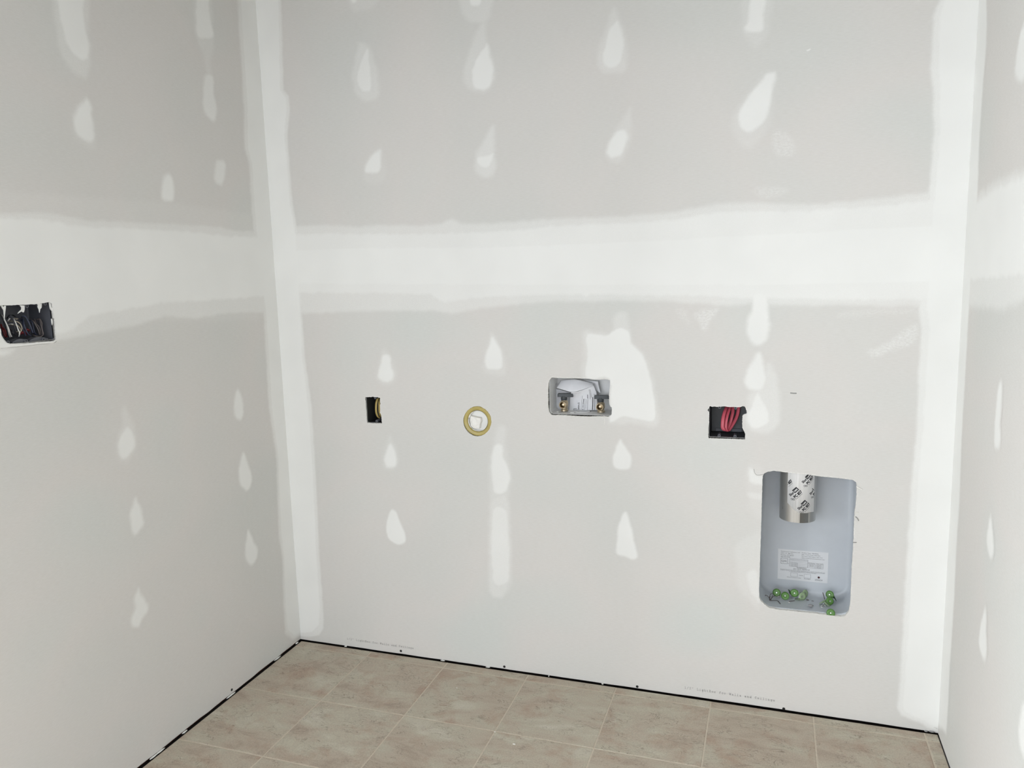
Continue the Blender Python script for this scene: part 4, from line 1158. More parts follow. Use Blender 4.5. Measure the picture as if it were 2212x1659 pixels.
WIRES = [
    ('wire_white', 'short white wire tip near the top left of the switch box', 0.0012, [(-0.0300,-0.9994,1.2745),(-0.0200,-1.0042,1.2782),(-0.0180,-1.0033,1.2806)]),
    ('wire_white', 'white wire end lying across behind the black arch of the switch box', 0.0014, [(-0.0450,-0.9876,1.2654),(-0.0360,-0.9862,1.2663),(-0.0340,-0.9795,1.2643)]),
    ('wire_black', 'black wire sagging from the middle top of the switch box', 0.0016, [(-0.0350,-0.9821,1.2873),(-0.0220,-0.9855,1.2834),(-0.0200,-0.9789,1.2805),(-0.0240,-0.9671,1.2803)]),
    ('wire_tan', 'tan wire end pointing up beside the middle drip in the switch box', 0.0014, [(-0.0400,-0.9760,1.2790),(-0.0320,-0.9781,1.2791),(-0.0300,-0.9767,1.2775),(-0.0320,-0.9717,1.2787)]),
    ('wire_brown', 'grey brown wire outermost on the right of the switch box loops', 0.0013, [(-0.0400,-0.9146,1.2740),(-0.0300,-0.9166,1.2700),(-0.0280,-0.9169,1.2588),(-0.0260,-0.9173,1.2465),(-0.0260,-0.9167,1.2372)]),
    ('wire_blue', 'dark blue wire running low between blue and brown loops of the switch box', 0.0015, [(-0.0400,-0.9363,1.2724),(-0.0300,-0.9383,1.2684),(-0.0280,-0.9373,1.2541),(-0.0280,-0.9355,1.2418),(-0.0300,-0.9291,1.2351)]),
    ('wire_white', 'white insulated wire running down the left end of the switch box', 0.0013, [(-0.0300,-1.0131,1.2891),(-0.0180,-1.0183,1.2815),(-0.0140,-1.0168,1.2698),(-0.0130,-1.0134,1.2578),(-0.0140,-1.0109,1.2469),(-0.0200,-1.0031,1.2379)]),
    ('wire_white', 'second white wire beside the first in the switch box', 0.0012, [(-0.0300,-1.0072,1.2789),(-0.0220,-1.0110,1.2655),(-0.0200,-1.0097,1.2556),(-0.0220,-1.0071,1.2437),(-0.0280,-1.0006,1.2367)]),
    ('wire_white', 'white wire bowed across the middle of the switch box, in front of the tan coil', 0.0012, [(-0.0300,-0.9839,1.2794),(-0.0160,-0.9935,1.2750),(-0.0140,-0.9920,1.2661),(-0.0130,-0.9893,1.2521),(-0.0130,-0.9869,1.2459),(-0.0150,-0.9868,1.2410),(-0.0200,-0.9846,1.2368)]),
    ('wire_tan', 'outer tan wire loop in the middle of the switch box', 0.0014, [(-0.0500,-0.9827,1.2730),(-0.0350,-0.9839,1.2730),(-0.0260,-0.9806,1.2718),(-0.0240,-0.9744,1.2659),(-0.0240,-0.9710,1.2567),(-0.0250,-0.9729,1.2498),(-0.0280,-0.9760,1.2446),(-0.0360,-0.9765,1.2412)]),
    ('wire_tan', 'inner tan wire loop in the middle of the switch box', 0.0014, [(-0.0500,-0.9827,1.2646),(-0.0360,-0.9842,1.2646),(-0.0300,-0.9785,1.2632),(-0.0280,-0.9743,1.2579),(-0.0280,-0.9724,1.2518),(-0.0300,-0.9738,1.2479),(-0.0360,-0.9758,1.2471)]),
    ('wire_black', 'black wire arched over the left of the switch box', 0.0015, [(-0.0400,-0.9929,1.2801),(-0.0220,-1.0009,1.2873),(-0.0180,-0.9976,1.2841),(-0.0160,-0.9960,1.2683),(-0.0160,-0.9949,1.2525),(-0.0200,-0.9910,1.2414)]),
    ('wire_black', 'black wire curled low in the left of the switch box', 0.0015, [(-0.0300,-0.9956,1.2546),(-0.0200,-1.0001,1.2490),(-0.0200,-0.9966,1.2428),(-0.0240,-0.9886,1.2392),(-0.0280,-0.9805,1.2435)]),
    ('wire_black', 'thick black wire crossing the far left end of the switch box', 0.0018, [(-0.0200,-1.0256,1.2926),(-0.0180,-1.0211,1.2836),(-0.0200,-1.0162,1.2698),(-0.0220,-1.0112,1.2558),(-0.0260,-1.0070,1.2398)]),
    ('wire_blue', 'dark blue wire arched left of the brown loops in the switch box', 0.0016, [(-0.0400,-0.9585,1.2719),(-0.0240,-0.9668,1.2823),(-0.0180,-0.9640,1.2830),(-0.0160,-0.9586,1.2697),(-0.0160,-0.9538,1.2553),(-0.0180,-0.9488,1.2424)]),
    ('wire_blue', 'dark blue wire hanging inside the blue arch of the switch box', 0.0015, [(-0.0300,-0.9609,1.2779),(-0.0220,-0.9662,1.2663),(-0.0200,-0.9651,1.2532),(-0.0200,-0.9601,1.2408),(-0.0240,-0.9497,1.2359)]),
    ('wire_blue', 'dark blue wire running straight down the middle of the switch box', 0.0015, [(-0.0340,-0.9598,1.2739),(-0.0260,-0.9661,1.2623),(-0.0240,-0.9667,1.2493),(-0.0260,-0.9613,1.2359)]),
    ('wire_brown', 'grey brown wire looped round the right of the switch box', 0.0014, [(-0.0300,-0.9401,1.2371),(-0.0220,-0.9382,1.2339),(-0.0200,-0.9288,1.2315),(-0.0200,-0.9202,1.2364),(-0.0200,-0.9215,1.2529),(-0.0220,-0.9185,1.2650),(-0.0260,-0.9195,1.2737),(-0.0340,-0.9208,1.2734)]),
    ('wire_brown', 'grey brown wire slanting through the right loop of the switch box', 0.0013, [(-0.0400,-0.9337,1.2753),(-0.0260,-0.9360,1.2682),(-0.0220,-0.9341,1.2569),(-0.0200,-0.9314,1.2465),(-0.0220,-0.9282,1.2361)]),
    ('wire_brown', 'grey brown wire nearest the right side inside the switch box loop', 0.0013, [(-0.0360,-0.9253,1.2742),(-0.0260,-0.9300,1.2627),(-0.0240,-0.9249,1.2532),(-0.0240,-0.9234,1.2429),(-0.0260,-0.9207,1.2334)]),
    ('wire_red', 'dark red wire at the low left corner of the switch box', 0.0018, [(-0.0400,-1.0071,1.2594),(-0.0320,-1.0080,1.2526),(-0.0300,-1.0074,1.2447),(-0.0320,-1.0047,1.2376)]),
    ('wire_red', 'dark red wire behind the white wires of the switch box', 0.0018, [(-0.0500,-1.0025,1.2670),(-0.0420,-1.0060,1.2554),(-0.0400,-1.0050,1.2435),(-0.0400,-1.0017,1.2363)]),
    ('wire_red', 'dark red cable jacket lying low in the middle of the switch box', 0.0036, [(-0.0500,-0.9576,1.2416),(-0.0440,-0.9567,1.2435),(-0.0460,-0.9486,1.2424),(-0.0520,-0.9398,1.2381)]),
    ('wire_red', 'short dark red cable end between the blue wires of the switch box', 0.0026, [(-0.0450,-0.9461,1.2508),(-0.0400,-0.9447,1.2502),(-0.0420,-0.9379,1.2471)]),
]
for m, lab, r, pts in WIRES:
    mb = MB()
    mb.tube(catmull(pts, 6), r, None, 8)
    tag(mb.build('electrical_wire', m, None, smooth='all', origin=pts[len(pts) // 2]), lab, 'wire', 'wires in the switch box')

# ================================================================== round pipe stub
c2 = [(0.7495,0.8702)][0]
root = thing('pipe_stub', (c2[0], 0.05, c2[1]), 'round gold-yellow pipe end plugged with white in the back wall', 'pipe')
face = Matrix.Translation((c2[0], 0.0, c2[1])) @ Vector((0, -1, 0)).to_track_quat('Z', 'Y').to_matrix().to_4x4()
mb = MB()
mb.lathe([(0.0350, -0.055), (0.0350, -0.010), (0.0372, -0.0020), (0.0400, -0.0002), (0.0425, -0.0012), (0.0450, 0.0002), (0.0480, -0.0002), (0.0499, -0.0028), (0.0502, -0.012), (0.040, -0.014), (0.038, -0.06)], 48, face)
fix_normals(mb.build('pipe_rim', 'gold_ring', root, smooth='all'))
mb = MB()
mb.lathe([(0.0, -0.017), (0.020, -0.0165), (0.0348, -0.015), (0.0348, -0.036), (0.0, -0.037)], 32, face)
mb.lathe([(0.0338, -0.0065), (0.0349, -0.0055), (0.0349, -0.033), (0.0338, -0.033)], 40, face)
fix_normals(mb.build('plug_cup', 'plain_mud', root, smooth=True))
# folded wad of white paper pushed into the pipe
pts = [(0.7243,0.8870),(0.7441,0.8830),(0.7599,0.8807),(0.7604,0.8685),(0.7571,0.8599),(0.7546,0.8447),(0.7436,0.8433),(0.7327,0.8438),(0.7230,0.8520),(0.7207,0.8718)]
mb = MB()
n = len(pts)
rs = random.Random(3)
cc = np.mean(np.array(pts), axis=0)
lay = [(1.02, 0.017), (1.02, 0.009), (0.95, 0.0035), (0.5, 0.0015)]
for s, d in lay:
    mb.v += [(cc[0] + (p[0] - cc[0]) * s, d + rs.uniform(-0.0016, 0.0016), cc[1] + (p[1] - cc[1]) * s) for p in pts]
for q in range(3):
    mb.f += [(q * n + i, q * n + (i + 1) % n, (q + 1) * n + (i + 1) % n, (q + 1) * n + i) for i in range(n)]
mb.f.append(tuple(3 * n + i for i in range(n)))
mb.mi = [0] * len(mb.f)
fix_normals(mb.build('paper_wad', 'gypsum', root))
# ragged white tear rim round the mouth
mb = MB()
rs = random.Random(8)
seg = 60
for i in range(seg):
    a = 2 * math.pi * i / seg
    for r, d in ((0.0335 + rs.uniform(-0.0012, 0.001), 0.012), (0.0352, 0.0046 - rs.uniform(0, 0.0008)), (0.0345 - rs.uniform(0.0, 0.005) * (1 if 20 < i % 30 else 0.3), 0.006)):
        mb.v.append((c2[0] + r * math.cos(a), d, c2[1] + r * math.sin(a)))
for i in range(seg):
    j = (i + 1) % seg
    if math.sin(3 * i * 0.21) > -0.75:
        mb.f += [(3 * i, 3 * j, 3 * j + 1, 3 * i + 1), (3 * i + 1, 3 * j + 1, 3 * j + 2, 3 * i + 2)]
mb.mi = [0] * len(mb.f)
mb.build('torn_lining', 'gypsum', root)

# ================================================================== washer outlet box
root = thing('washer_outlet_box', (1.10, 0.05, 0.905), 'white plastic washing machine outlet box with two brass valves', 'outlet box')
fix_normals(tray('B', 1.0005, 1.2080, 0.9045, 1.0300, 0.012, 0.006, 0.003, 0.092, 0, 0.002).build('body', 'white_plastic', root, smooth=True))
mb = MB()
drain = Matrix.Translation((1.096, 0.045, 0.9050))
mb.lathe([(0.016, 0.0), (0.016, 0.002), (0.024, 0.0022), (0.026, 0.0)], 28, drain)
mb.build('drain_ring', 'white_plastic', root, smooth=True)


def valve(cx, cy, zb, zc, zh):
    """angle valve: round outlet facing the room on a brass stem, black tee handle above"""
    mb = MB()
    T = Matrix.Translation((cx + 0.002, cy, zb))
    h = zc - zb
    mb.lathe([(0.0, 0.0), (0.0125, 0.0), (0.0125, 0.004), (0.0100, 0.006), (0.0098, h * 0.55), (0.0118, h * 0.7), (0.0125, h), (0.0118, h + 0.010), (0.0085, h + 0.014), (0.0085, zh - zb), (0.0, zh - zb)], 24, T)
    v = mb.build('valve', 'brass', root, smooth=True)
    v['label'] = 'brass valve with an open round outlet'
    o = MB()
    F = Matrix.Translation((cx, cy, zc)) @ Vector((0.12, -1, 0.10)).to_track_quat('Z', 'Y').to_matrix().to_4x4()
    prof = [(0.0, 0.016), (0.0022, 0.0165), (0.0045, 0.0155), (0.0048, 0.008), (0.0085, 0.007), (0.0088, 0.0295), (0.0098, 0.0305), (0.0112, 0.0300)]
    for k in range(5):
        prof += [(0.0120, 0.0285 - 0.0036 * k), (0.0113, 0.0267 - 0.0036 * k)]
    prof += [(0.0113, 0.004), (0.0, 0.002)]
    o.lathe(prof, 28, F)
    fix_normals(o.build('valve_outlet', 'brass', v, smooth=True))
    hd = MB()
    hd.lathe([(0.0, -0.001), (0.0095, -0.001), (0.0105, 0.003), (0.0105, 0.014), (0.0, 0.014)], 12, Matrix.Translation((cx + 0.001, cy, zh)))
    b0 = MB()
    ang = 0.12
    z0, z1 = zh + 0.010, zh + 0.021
    loop = rrect(-0.025, 0.025, -0.008, 0.008, 0.003, 3)
    vs = []
    for zz, sc in ((z0, 1.0), (z1 - 0.002, 1.0), (z1, 0.94)):
        for u, q in loop:
            vs.append((cx + 0.006 + (u * math.cos(ang) - q * math.sin(ang)) * sc, cy + (u * math.sin(ang) + q * math.cos(ang)) * sc, zz))
    n = len(loop)
    fs = [tuple(range(n))[::-1], tuple(2 * n + i for i in range(n))]
    for r in range(2):
        fs += [(r * n + i, r * n + (i + 1) % n, (r + 1) * n + (i + 1) % n, (r + 1) * n + i) for i in range(n)]
    hd.add(vs, fs)
    ho = fix_normals(hd.build('valve_handle', 'handle_plastic', v, smooth=True))
    ho['label'] = 'black tee-shaped valve handle'


valve(1.0347, 0.045, 0.9065, 0.9275, 0.9425)
valve(1.1555, 0.045, 0.9065, 0.9245, 0.9395)


def sheet(rows, name, mat, parent, thick=0.0004, sub=5):
    """paper surface through a grid of points"""
    R = [catmull(r, sub) for r in rows]
    cols = list(zip(*R))
    G = [catmull(c, sub) for c in cols]
    nx, ny = len(G), len(G[0])
    mb = MB()
    mb.add([p for g in G for p in g], [(i * ny + j, (i + 1) * ny + j, (i + 1) * ny + j + 1, i * ny + j + 1) for i in range(nx - 1) for j in range(ny - 1)])
    o = mb.build(name, mat, parent, smooth='all')
    sm = o.modifiers.new('thickness', 'SOLIDIFY')
    sm.thickness = thick
    return o, G


paper = thing('instruction_sheet', (1.11, 0.06, 0.912), 'folded white instruction sheets stuffed behind the washer valves', 'paper')
s1, _ = sheet([[(1.0196,0.0700,1.0020),(1.0464,0.0600,1.0066),(1.0715,0.0550,1.0087),(1.1022,0.0580,1.0027),(1.1312,0.0620,0.9943)],
               [(1.0135,0.0620,0.9900),(1.0380,0.0500,0.9896),(1.0665,0.0420,0.9901),(1.0983,0.0460,0.9927),(1.1312,0.0560,0.9926)],
               [(1.0082,0.0560,0.9789),(1.0314,0.0440,0.9760),(1.0666,0.0300,0.9712),(1.1005,0.0360,0.9788),(1.1327,0.0520,0.9912)]], 'upper_fold', 'sheet_paper', paper)
s2, G2 = sheet([[(1.0619,0.0380,0.9692),(1.0808,0.0360,0.9713),(1.1008,0.0400,0.9775),(1.1177,0.0460,0.9847),(1.1318,0.0560,0.9913)],
                [(1.0520,0.0600,0.9479),(1.0729,0.0560,0.9504),(1.0981,0.0500,0.9546),(1.1213,0.0520,0.9600),(1.1404,0.0600,0.9644)],
                [(1.0470,0.0700,0.9250),(1.0679,0.0640,0.9280),(1.0937,0.0560,0.9314),(1.1200,0.0560,0.9334),(1.1418,0.0640,0.9366)],
                [(1.0436,0.0740,0.9024),(1.0652,0.0680,0.9042),(1.0911,0.0600,0.9064),(1.1179,0.0580,0.9080),(1.1401,0.0640,0.9081)]], 'printed_page', 'sheet_paper', paper)
s3, _ = sheet([[(0.9988,0.0800,0.9725),(1.0236,0.0780,0.9680),(1.0521,0.0760,0.9598)],
               [(0.9975,0.0820,0.9362),(1.0225,0.0800,0.9372),(1.0472,0.0780,0.9382)],
               [(0.9982,0.0820,0.9002),(1.0218,0.0800,0.9013),(1.0466,0.0780,0.9022)]], 'back_page', 'sheet_paper', paper)
s4, _ = sheet([[(1.0759,0.0800,1.0043),(1.1111,0.0760,1.0029),(1.1434,0.0720,1.0008)],
               [(1.1026,0.0780,0.9946),(1.1271,0.0740,0.9892),(1.1462,0.0700,0.9824)],
               [(1.1266,0.0760,0.9785),(1.1404,0.0720,0.9690),(1.1516,0.0680,0.9634)]], 'side_fold', 'sheet_paper', paper)


def on_page(u, v):
    """point just in front of the printed page; u across 0..1, v down 0..1"""
    nx, ny = len(G2), len(G2[0])
    a, b = u * (nx - 1), v * (ny - 1)
    i, j = min(int(a), nx - 2), min(int(b), ny - 2)
    a, b = a - i, b - j
    P = [np.array(G2[i + p][j + q]) for p, q in ((0, 0), (1, 0), (0, 1), (1, 1))]
    r = P[0] * (1 - a) * (1 - b) + P[1] * a * (1 - b) + P[2] * (1 - a) * b + P[3] * a * b
    return (r[0], r[1] - 0.0009, r[2])


mb = MB()
# bold vertical heading
vs, fs = text2d('Centro II', 1.0, 0.015)
for (x, y) in vs:
    mb.v.append(on_page(0.36 + 0.095 * (0.55 - y), 0.99 - 0.095 * x))
mb.f += fs
for t_, u0, v0, sc in (('ons', 0.21, 1.0, 0.085), ('o E', 0.285, 0.985, 0.085)):
    o_ = len(mb.v)
    vs, fs = text2d(t_, 1.0, 0.015)
    for (x, y) in vs:
        mb.v.append(on_page(u0 + sc * (0.4 - y), v0 - sc * x))
    mb.f += [tuple(i + o_ for i in f) for f in fs]
for u, va, vb, wd in ((0.475, 0.30, 0.98, 0.006), (0.53, 0.46, 0.72, 0.016), (0.53, 0.74, 0.86, 0.012), (0.53, 0.90, 0.98, 0.016), (0.575, 0.46, 0.98, 0.007),
                      (0.62, 0.50, 0.90, 0.007), (0.67, 0.44, 0.98, 0.008), (0.66, 0.30, 0.46, 0.016), (0.74, 0.12, 0.52, 0.009), (0.83, 0.45, 0.98, 0.020),
                      (0.78, 0.12, 0.46, 0.009), (0.89, 0.34, 0.98, 0.010)):
    n = 10
    o_ = len(mb.v)
    for i in range(n + 1):
        v = va + (vb - va) * i / n
        mb.v += [on_page(u - wd / 2, v), on_page(u + wd / 2, v)]
    mb.f += [(o_ + 2 * i, o_ + 2 * i + 1, o_ + 2 * i + 3, o_ + 2 * i + 2) for i in range(n)]
mb.mi = [0] * len(mb.f)
mb.build('printed_lettering', 'ink', s2)
crumb(root, (1.069, 0.018, 0.9063), 0.008, 0.005, 0.002, 'plain_mud', 'plaster_flake', 71)
crumb(root, (1.020, 0.022, 0.9063), 0.004, 0.004, 0.002, 'plain_mud', 'plaster_flake', 72)

# ================================================================== dryer vent box
VX0, VX1, VZ0, VZ1, VD = 1.6480, 1.9150, 0.3260, 0.7900, 0.130
vent = thing('dryer_vent_box', (1.7815, 0.07, VZ0), 'tall pale grey metal dryer vent box recessed low in the back wall', 'vent box')
fix_normals(tray('B', VX0, VX1, VZ0, VZ1, 0.045, 0.016, 0.0131, VD, 0.014, 0.0012).build('body', 'vent_enamel', vent, smooth=True))

# sticker with its print
q = [(1.7037,0.4703),(1.8515,0.4698),(1.8471,0.3706),(1.7007,0.3708)]
lx0, lx1 = (q[0][0] + q[3][0]) / 2, (q[1][0] + q[2][0]) / 2
lz1, lz0 = (q[0][1] + q[1][1]) / 2, (q[2][1] + q[3][1]) / 2
LW, LH = lx1 - lx0, lz1 - lz0
mb = MB()
mb.box((lx0, VD - 0.0004, lz0), (lx1, VD - 0.0001, lz1))
st = mb.build('sticker', 'sticker_white', vent)
st['label'] = 'white printed sticker'
mb = MB()
YT = VD - 0.00055


def lab(s, u, v, size, bold=0.006, align='LEFT'):
    vs, fs = text2d(s, size * LH, 0.0, align)
    mb.add([(lx0 + u * LW + x, YT, lz1 - v * LH + y) for x, y in vs], fs)


def rule(u0, v0, u1, v1, t=0.0005):
    ax, az, bx, bz = lx0 + u0 * LW, lz1 - v0 * LH, lx0 + u1 * LW, lz1 - v1 * LH
    if abs(ax - bx) < abs(az - bz):
        c = [(ax - t / 2, az), (ax + t / 2, az), (bx + t / 2, bz), (bx - t / 2, bz)]
    else:
        c = [(ax, az - t / 2), (bx, bz - t / 2), (bx, bz + t / 2), (ax, az + t / 2)]
    mb.add([(x, YT, z) for x, z in c], [(0, 1, 2, 3)])


def frame(u0, v0, u1, v1, t=0.0005):
    rule(u0, v0, u1, v0, t); rule(u0, v1, u1, v1, t); rule(u0, v0, u0, v1, t); rule(u1, v0, u1, v1, t)


for i, s in enumerate(('Construction Solutions, LLC', '23411 N. 18th Dr.', 'Phoenix, AZ 85027', '602-595-8300')):
    lab(s, 0.055, 0.090 + 0.058 * i, 0.050, 0.008)
for i, s in enumerate(('Product Type:  DB/350XL', 'Size:  4 Inch Dryer Wall Box', 'For more information visit us at', 'www.constructionsolutionsinc.com')):
    lab(s, 0.475, 0.085 + 0.056 * i, 0.047, 0.008)
lab('QAI', 0.072, 0.420, 0.092, 0.008)
frame(0.062, 0.30, 0.195, 0.475, 0.0008)
lab('UL', 0.203, 0.475, 0.034)
frame(0.235, 0.285, 0.60, 0.545)
lab('Ratings per Product Certification', 0.245, 0.330, 0.040, 0.01)
for v in (0.355, 0.40, 0.45, 0.50):
    rule(0.235, v, 0.60, v, 0.0004)
for i in range(3):
    lab('1 Hour Rating', 0.245, 0.437 + 0.05 * i, 0.040, 0.01)
frame(0.60, 0.375, 0.905, 0.545)
lab('Wall Rating    Time (min)', 0.605, 0.412, 0.042, 0.01)
for v in (0.42, 0.462, 0.504):
    rule(0.60, v, 0.905, v, 0.0004)
rule(0.745, 0.42, 0.745, 0.545, 0.0004)
for i in range(3):
    lab('2 Minutes', 0.765, 0.455 + 0.042 * i, 0.038, 0.01)
    if i < 2:
        lab('1 Minutes', 0.62, 0.455 + 0.042 * i, 0.038, 0.01)
lab('WARNING', 0.48, 0.595, 0.060, 0.008, 'CENTER')
lab('DO NOT REMOVE', 0.48, 0.642, 0.060, 0.008, 'CENTER')
lab('Removal of this label may void the listing of this product and its rating for use in fire rated walls', 0.5, 0.675, 0.034, 0.01, 'CENTER')
lab('Installation must be in accordance with the instructions supplied with the product by the maker', 0.5, 0.702, 0.034, 0.01, 'CENTER')
lab('and with all local building and mechanical codes that apply', 0.5, 0.729, 0.034, 0.01, 'CENTER')
frame(0.265, 0.755, 0.40, 0.875)
frame(0.535, 0.765, 0.665, 0.885)
lab('MADE', 0.435, 0.835, 0.042, 0.008)
lab('DATE OF MANUFACTURE', 0.33, 0.925, 0.036, 0.008, 'CENTER')
lab('PLUMBER', 0.60, 0.935, 0.045, 0.008, 'CENTER')
lab('250624', 0.825, 0.945, 0.075, 0.008, 'CENTER')
mb.build('printed_lettering', 'label_ink', st)
dot = MB()
disc_on(dot, (lx0 + 0.825 * LW, YT, lz1 - 0.835 * LH), (0, -1, 0), 0.0034)
dot.build('printed_dot', 'ink_red', st)

# duct dropping into the top of the vent box
DX, DY, DR = 1.7540, 0.0735, 0.0517
dz0 = 0.5935
duct = thing('vent_duct', (DX, DY, dz0), 'round galvanized steel duct with lettered foil tape hanging in the dryer vent box', 'duct')
mb = MB()
mb.lathe([(DR - 0.0008, 0.0), (DR, 0.0), (DR, 0.20), (DR - 0.0008, 0.20)], 56, Matrix.Translation((DX, DY, dz0)), closed=True)
fix_normals(mb.build('pipe', 'duct_steel', duct, smooth=True))


def on_duct(th, z, lift):
    return (DX + (DR + lift) * math.sin(th), DY - (DR + lift) * math.cos(th), z)


def duct_band(a0, a1, zlo, zhi, lift, name, mat, parent=None):
    m = MB()
    n = 24
    for i in range(n + 1):
        th = math.radians(a0 + (a1 - a0) * i / n)
        m.v += [on_duct(th, zlo(i / n), 0.00015), on_duct(th, zlo(i / n), lift), on_duct(th, zhi, lift)]
    for i in range(n):
        for q_ in range(2):
            m.f.append((3 * i + q_, 3 * i + 3 + q_, 3 * i + 4 + q_, 3 * i + 1 + q_))
    m.mi = [0] * len(m.f)
    return m.build(name, mat, parent or duct, smooth='all')


duct_band(6, 34, lambda t: dz0 + 0.0003, 0.79, 0.0009, 'seam', 'duct_steel')


def tape_bottom(t):
    z = 0.651 - 0.020 * min(1, t / 0.28)
    return z - 0.006 * (t > 0.35) + 0.0006 * math.sin(t * 17)


A0, A1 = -35, 57
tape = duct_band(A0, A1, tape_bottom, 0.79, 0.0014, 'foil_tape', 'foil_tape')
tape['label'] = 'white foil tape with black lettering'

DIAG = math.radians(47)


def on_tape(s, h, lift):
    """arc length s and height h on the taped duct"""
    return on_duct(s / DR, h, lift)


def tape_add(m, vs, fs, s0, h0, lift=0.0017):
    c_, sn = math.cos(DIAG), math.sin(DIAG)
    P = [(s0 + x * 0.86 * c_ - y * sn, h0 + x * 0.86 * sn + y * c_) for x, y in vs]
    good = [math.radians(A0) * DR < s < math.radians(A1) * DR and h > tape_bottom((s / DR - math.radians(A0)) / math.radians(A1 - A0)) + 0.001 for s, h in P]
    fs = [f for f in fs if all(good[i] for i in f)]
    if fs:
        m.add([on_tape(s, h, lift) for s, h in P], fs)


def grid_rect(x0, y0, x1, y1, n=8):
    vs = [(x0 + (x1 - x0) * i / n, y0 + (y1 - y0) * j) for i in range(n + 1) for j in (0, 1)]
    return vs, [(2 * i, 2 * i + 2, 2 * i + 3, 2 * i + 1) for i in range(n)]


def motif(s0, h0):
    ink, wht = MB(), MB()
    k = 0.0105
    tape_add(ink, *text2d('Shur', k * 0.95, 0.0004), s0, h0)
    tape_add(ink, *grid_rect(0.0195, -0.0015, 0.0390, 0.0100), s0, h0)
    vs, fs = text2d('TAPE', k * 0.62, 0.0002)
    tape_add(wht, [(x + 0.0212, y + 0.0012) for x, y in vs], fs, s0, h0, 0.0020)
    vs, fs = text2d('PC 857', k * 1.05, 0.0006)
    tape_add(ink, [(x + 0.0070, y - 0.0125) for x, y in vs], fs, s0, h0)
    for cx_ in (-0.003, 0.0015):
        n = 14
        cy_ = -0.0085 if cx_ < 0 else -0.0125
        vs = [(cx_ + r * math.cos(2 * math.pi * i / n), cy_ + r * math.sin(2 * math.pi * i / n)) for i in range(n) for r in (0.0020, 0.0031)]
        tape_add(ink, vs, [(2 * i, 2 * ((i + 1) % n), 2 * ((i + 1) % n) + 1, 2 * i + 1) for i in range(n)], s0, h0)
    tape_add(ink, *grid_rect(0.0075, -0.0165, 0.0360, -0.0158), s0, h0)
    if ink.v:
        ink.build('tape_lettering', 'ink', tape)
    if wht.v:
        wht.build('tape_lettering', 'foil_tape', tape)


for px_, py_ in ((790, 590), (1000, 360), (940, 798), (1135, 560), (660, 430)):
    # start points of the printed marks along the tape, as arc length and height on the duct
    dx = (px_ - 926) / 324.0
    s0 = DR * math.asin(max(-0.999, min(0.999, dx)))
    h0 = 0.7490 - (py_ - 180) * 0.000186
    motif(s0, h0)

# ------------------------------------------------------------------ cap nails and scraps lying in the vent box


def nail_proto(capmat):
    c = MB()
    r = 0.0122
    c.lathe([(0.0, 0.0012), (0.0034, 0.0012), (0.0045, 0.0022), (r * 0.75, 0.0016), (r, 0.0003), (r, -0.0006), (r * 0.7, 0.0004), (0.0034, 0.0002), (0.003, -0.003), (0.0, -0.003)], 24)
    s = MB()
    s.lathe([(0.0, 0.0024), (0.0022, 0.0022), (0.0024, 0.0014), (0.0012, 0.0012), (0.0012, -0.022), (0.0, -0.0255)], 10)
    a = c.build('cap', capmat, None, smooth='all')
    b = s.build('shank', 'nail_steel', None, smooth=True)
    fix_normals(a)
    fix_normals(b)
    ma, mb_ = a.data, b.data
    bpy.data.objects.remove(a)
    bpy.data.objects.remove(b)
    return ma, mb_


NP = {m: nail_proto(m) for m in ('green_plastic', 'pale_green_plastic', 'dark_green_plastic')}
FZ = VZ0


def cap_nail(pos, nrm, m, label):
    o = thing('cap_nail', pos, label, 'nail', 'green cap nails in the dryer vent box')
    o.rotation_mode = 'QUATERNION'
    o.rotation_quaternion = Vector(nrm).to_track_quat('Z', 'Y')
    for nm, me in (('cap', NP[m][0]), ('shank', NP[m][1])):
        c = bpy.data.objects.new(nm, me)
        COL.objects.link(c)
        c.parent = o


G_, PG, DG = 'green_plastic', 'pale_green_plastic', 'dark_green_plastic'
p = [(1.7002,0.0881,0.3410),(1.7250,0.0733,0.3395),(1.7412,0.0993,0.3400),(1.7524,0.0871,0.3460),(1.7659,0.0858,0.3285),(1.7759,0.0870,0.3380),(1.7840,0.1042,0.3405),(1.8538,0.0878,0.3520),(1.8673,0.0990,0.3400),(1.8529,0.0679,0.3395),(1.8320,0.0641,0.3360),(1.8449,0.0638,0.3340),(1.8519,0.0070,0.3285)]
cap_nail(p[0], (-0.1, -1, 0.35), G_, 'green cap nail at the left end of the pile, beside the wire scrap')
cap_nail(p[1], (-0.15, -1, 0.55), G_, 'green cap nail second from the left, facing out of the vent box')
cap_nail(p[2], (0.8, 0.3, 0.45), DG, 'dark green cap nail turned away behind the second and third caps from the left')
cap_nail(p[3], (-0.05, -1, 0.2), G_, 'green cap nail third from the left, standing above the upturned nail')
cap_nail(p[4], (0.05, -0.25, -1), PG, 'green cap nail lying cap down with its shank pointing straight up')
cap_nail(p[5], (0.45, -0.7, 0.25), PG, 'pale green cap nail seen edge-on left of the oval one')
cap_nail(p[6], (0.75, -0.75, 0.2), PG, 'pale green cap nail turned to an oval at the right end of the left pile')
cap_nail(p[7], (-0.45, -1, 0.3), G_, 'green cap nail on top of the right-hand pile')
cap_nail(p[8], (0.9, 0.2, 0.5), DG, 'dark green cap nail at the right of the right-hand pile')
cap_nail(p[9], (0.4, -1, 0.3), G_, 'green cap nail in the middle of the right-hand pile with a bright centre')
cap_nail(p[10], (-0.6, 0.35, 0.7), PG, 'pale green cap nail leaning at the left of the right-hand pile')
cap_nail(p[11], (0.6, -0.1, 0.75), PG, 'pale green cap nail leaning at the front of the right-hand pile')
cap_nail(p[12], (-0.05, -1, 0.4), G_, 'single green cap nail right at the front lip of the vent box')


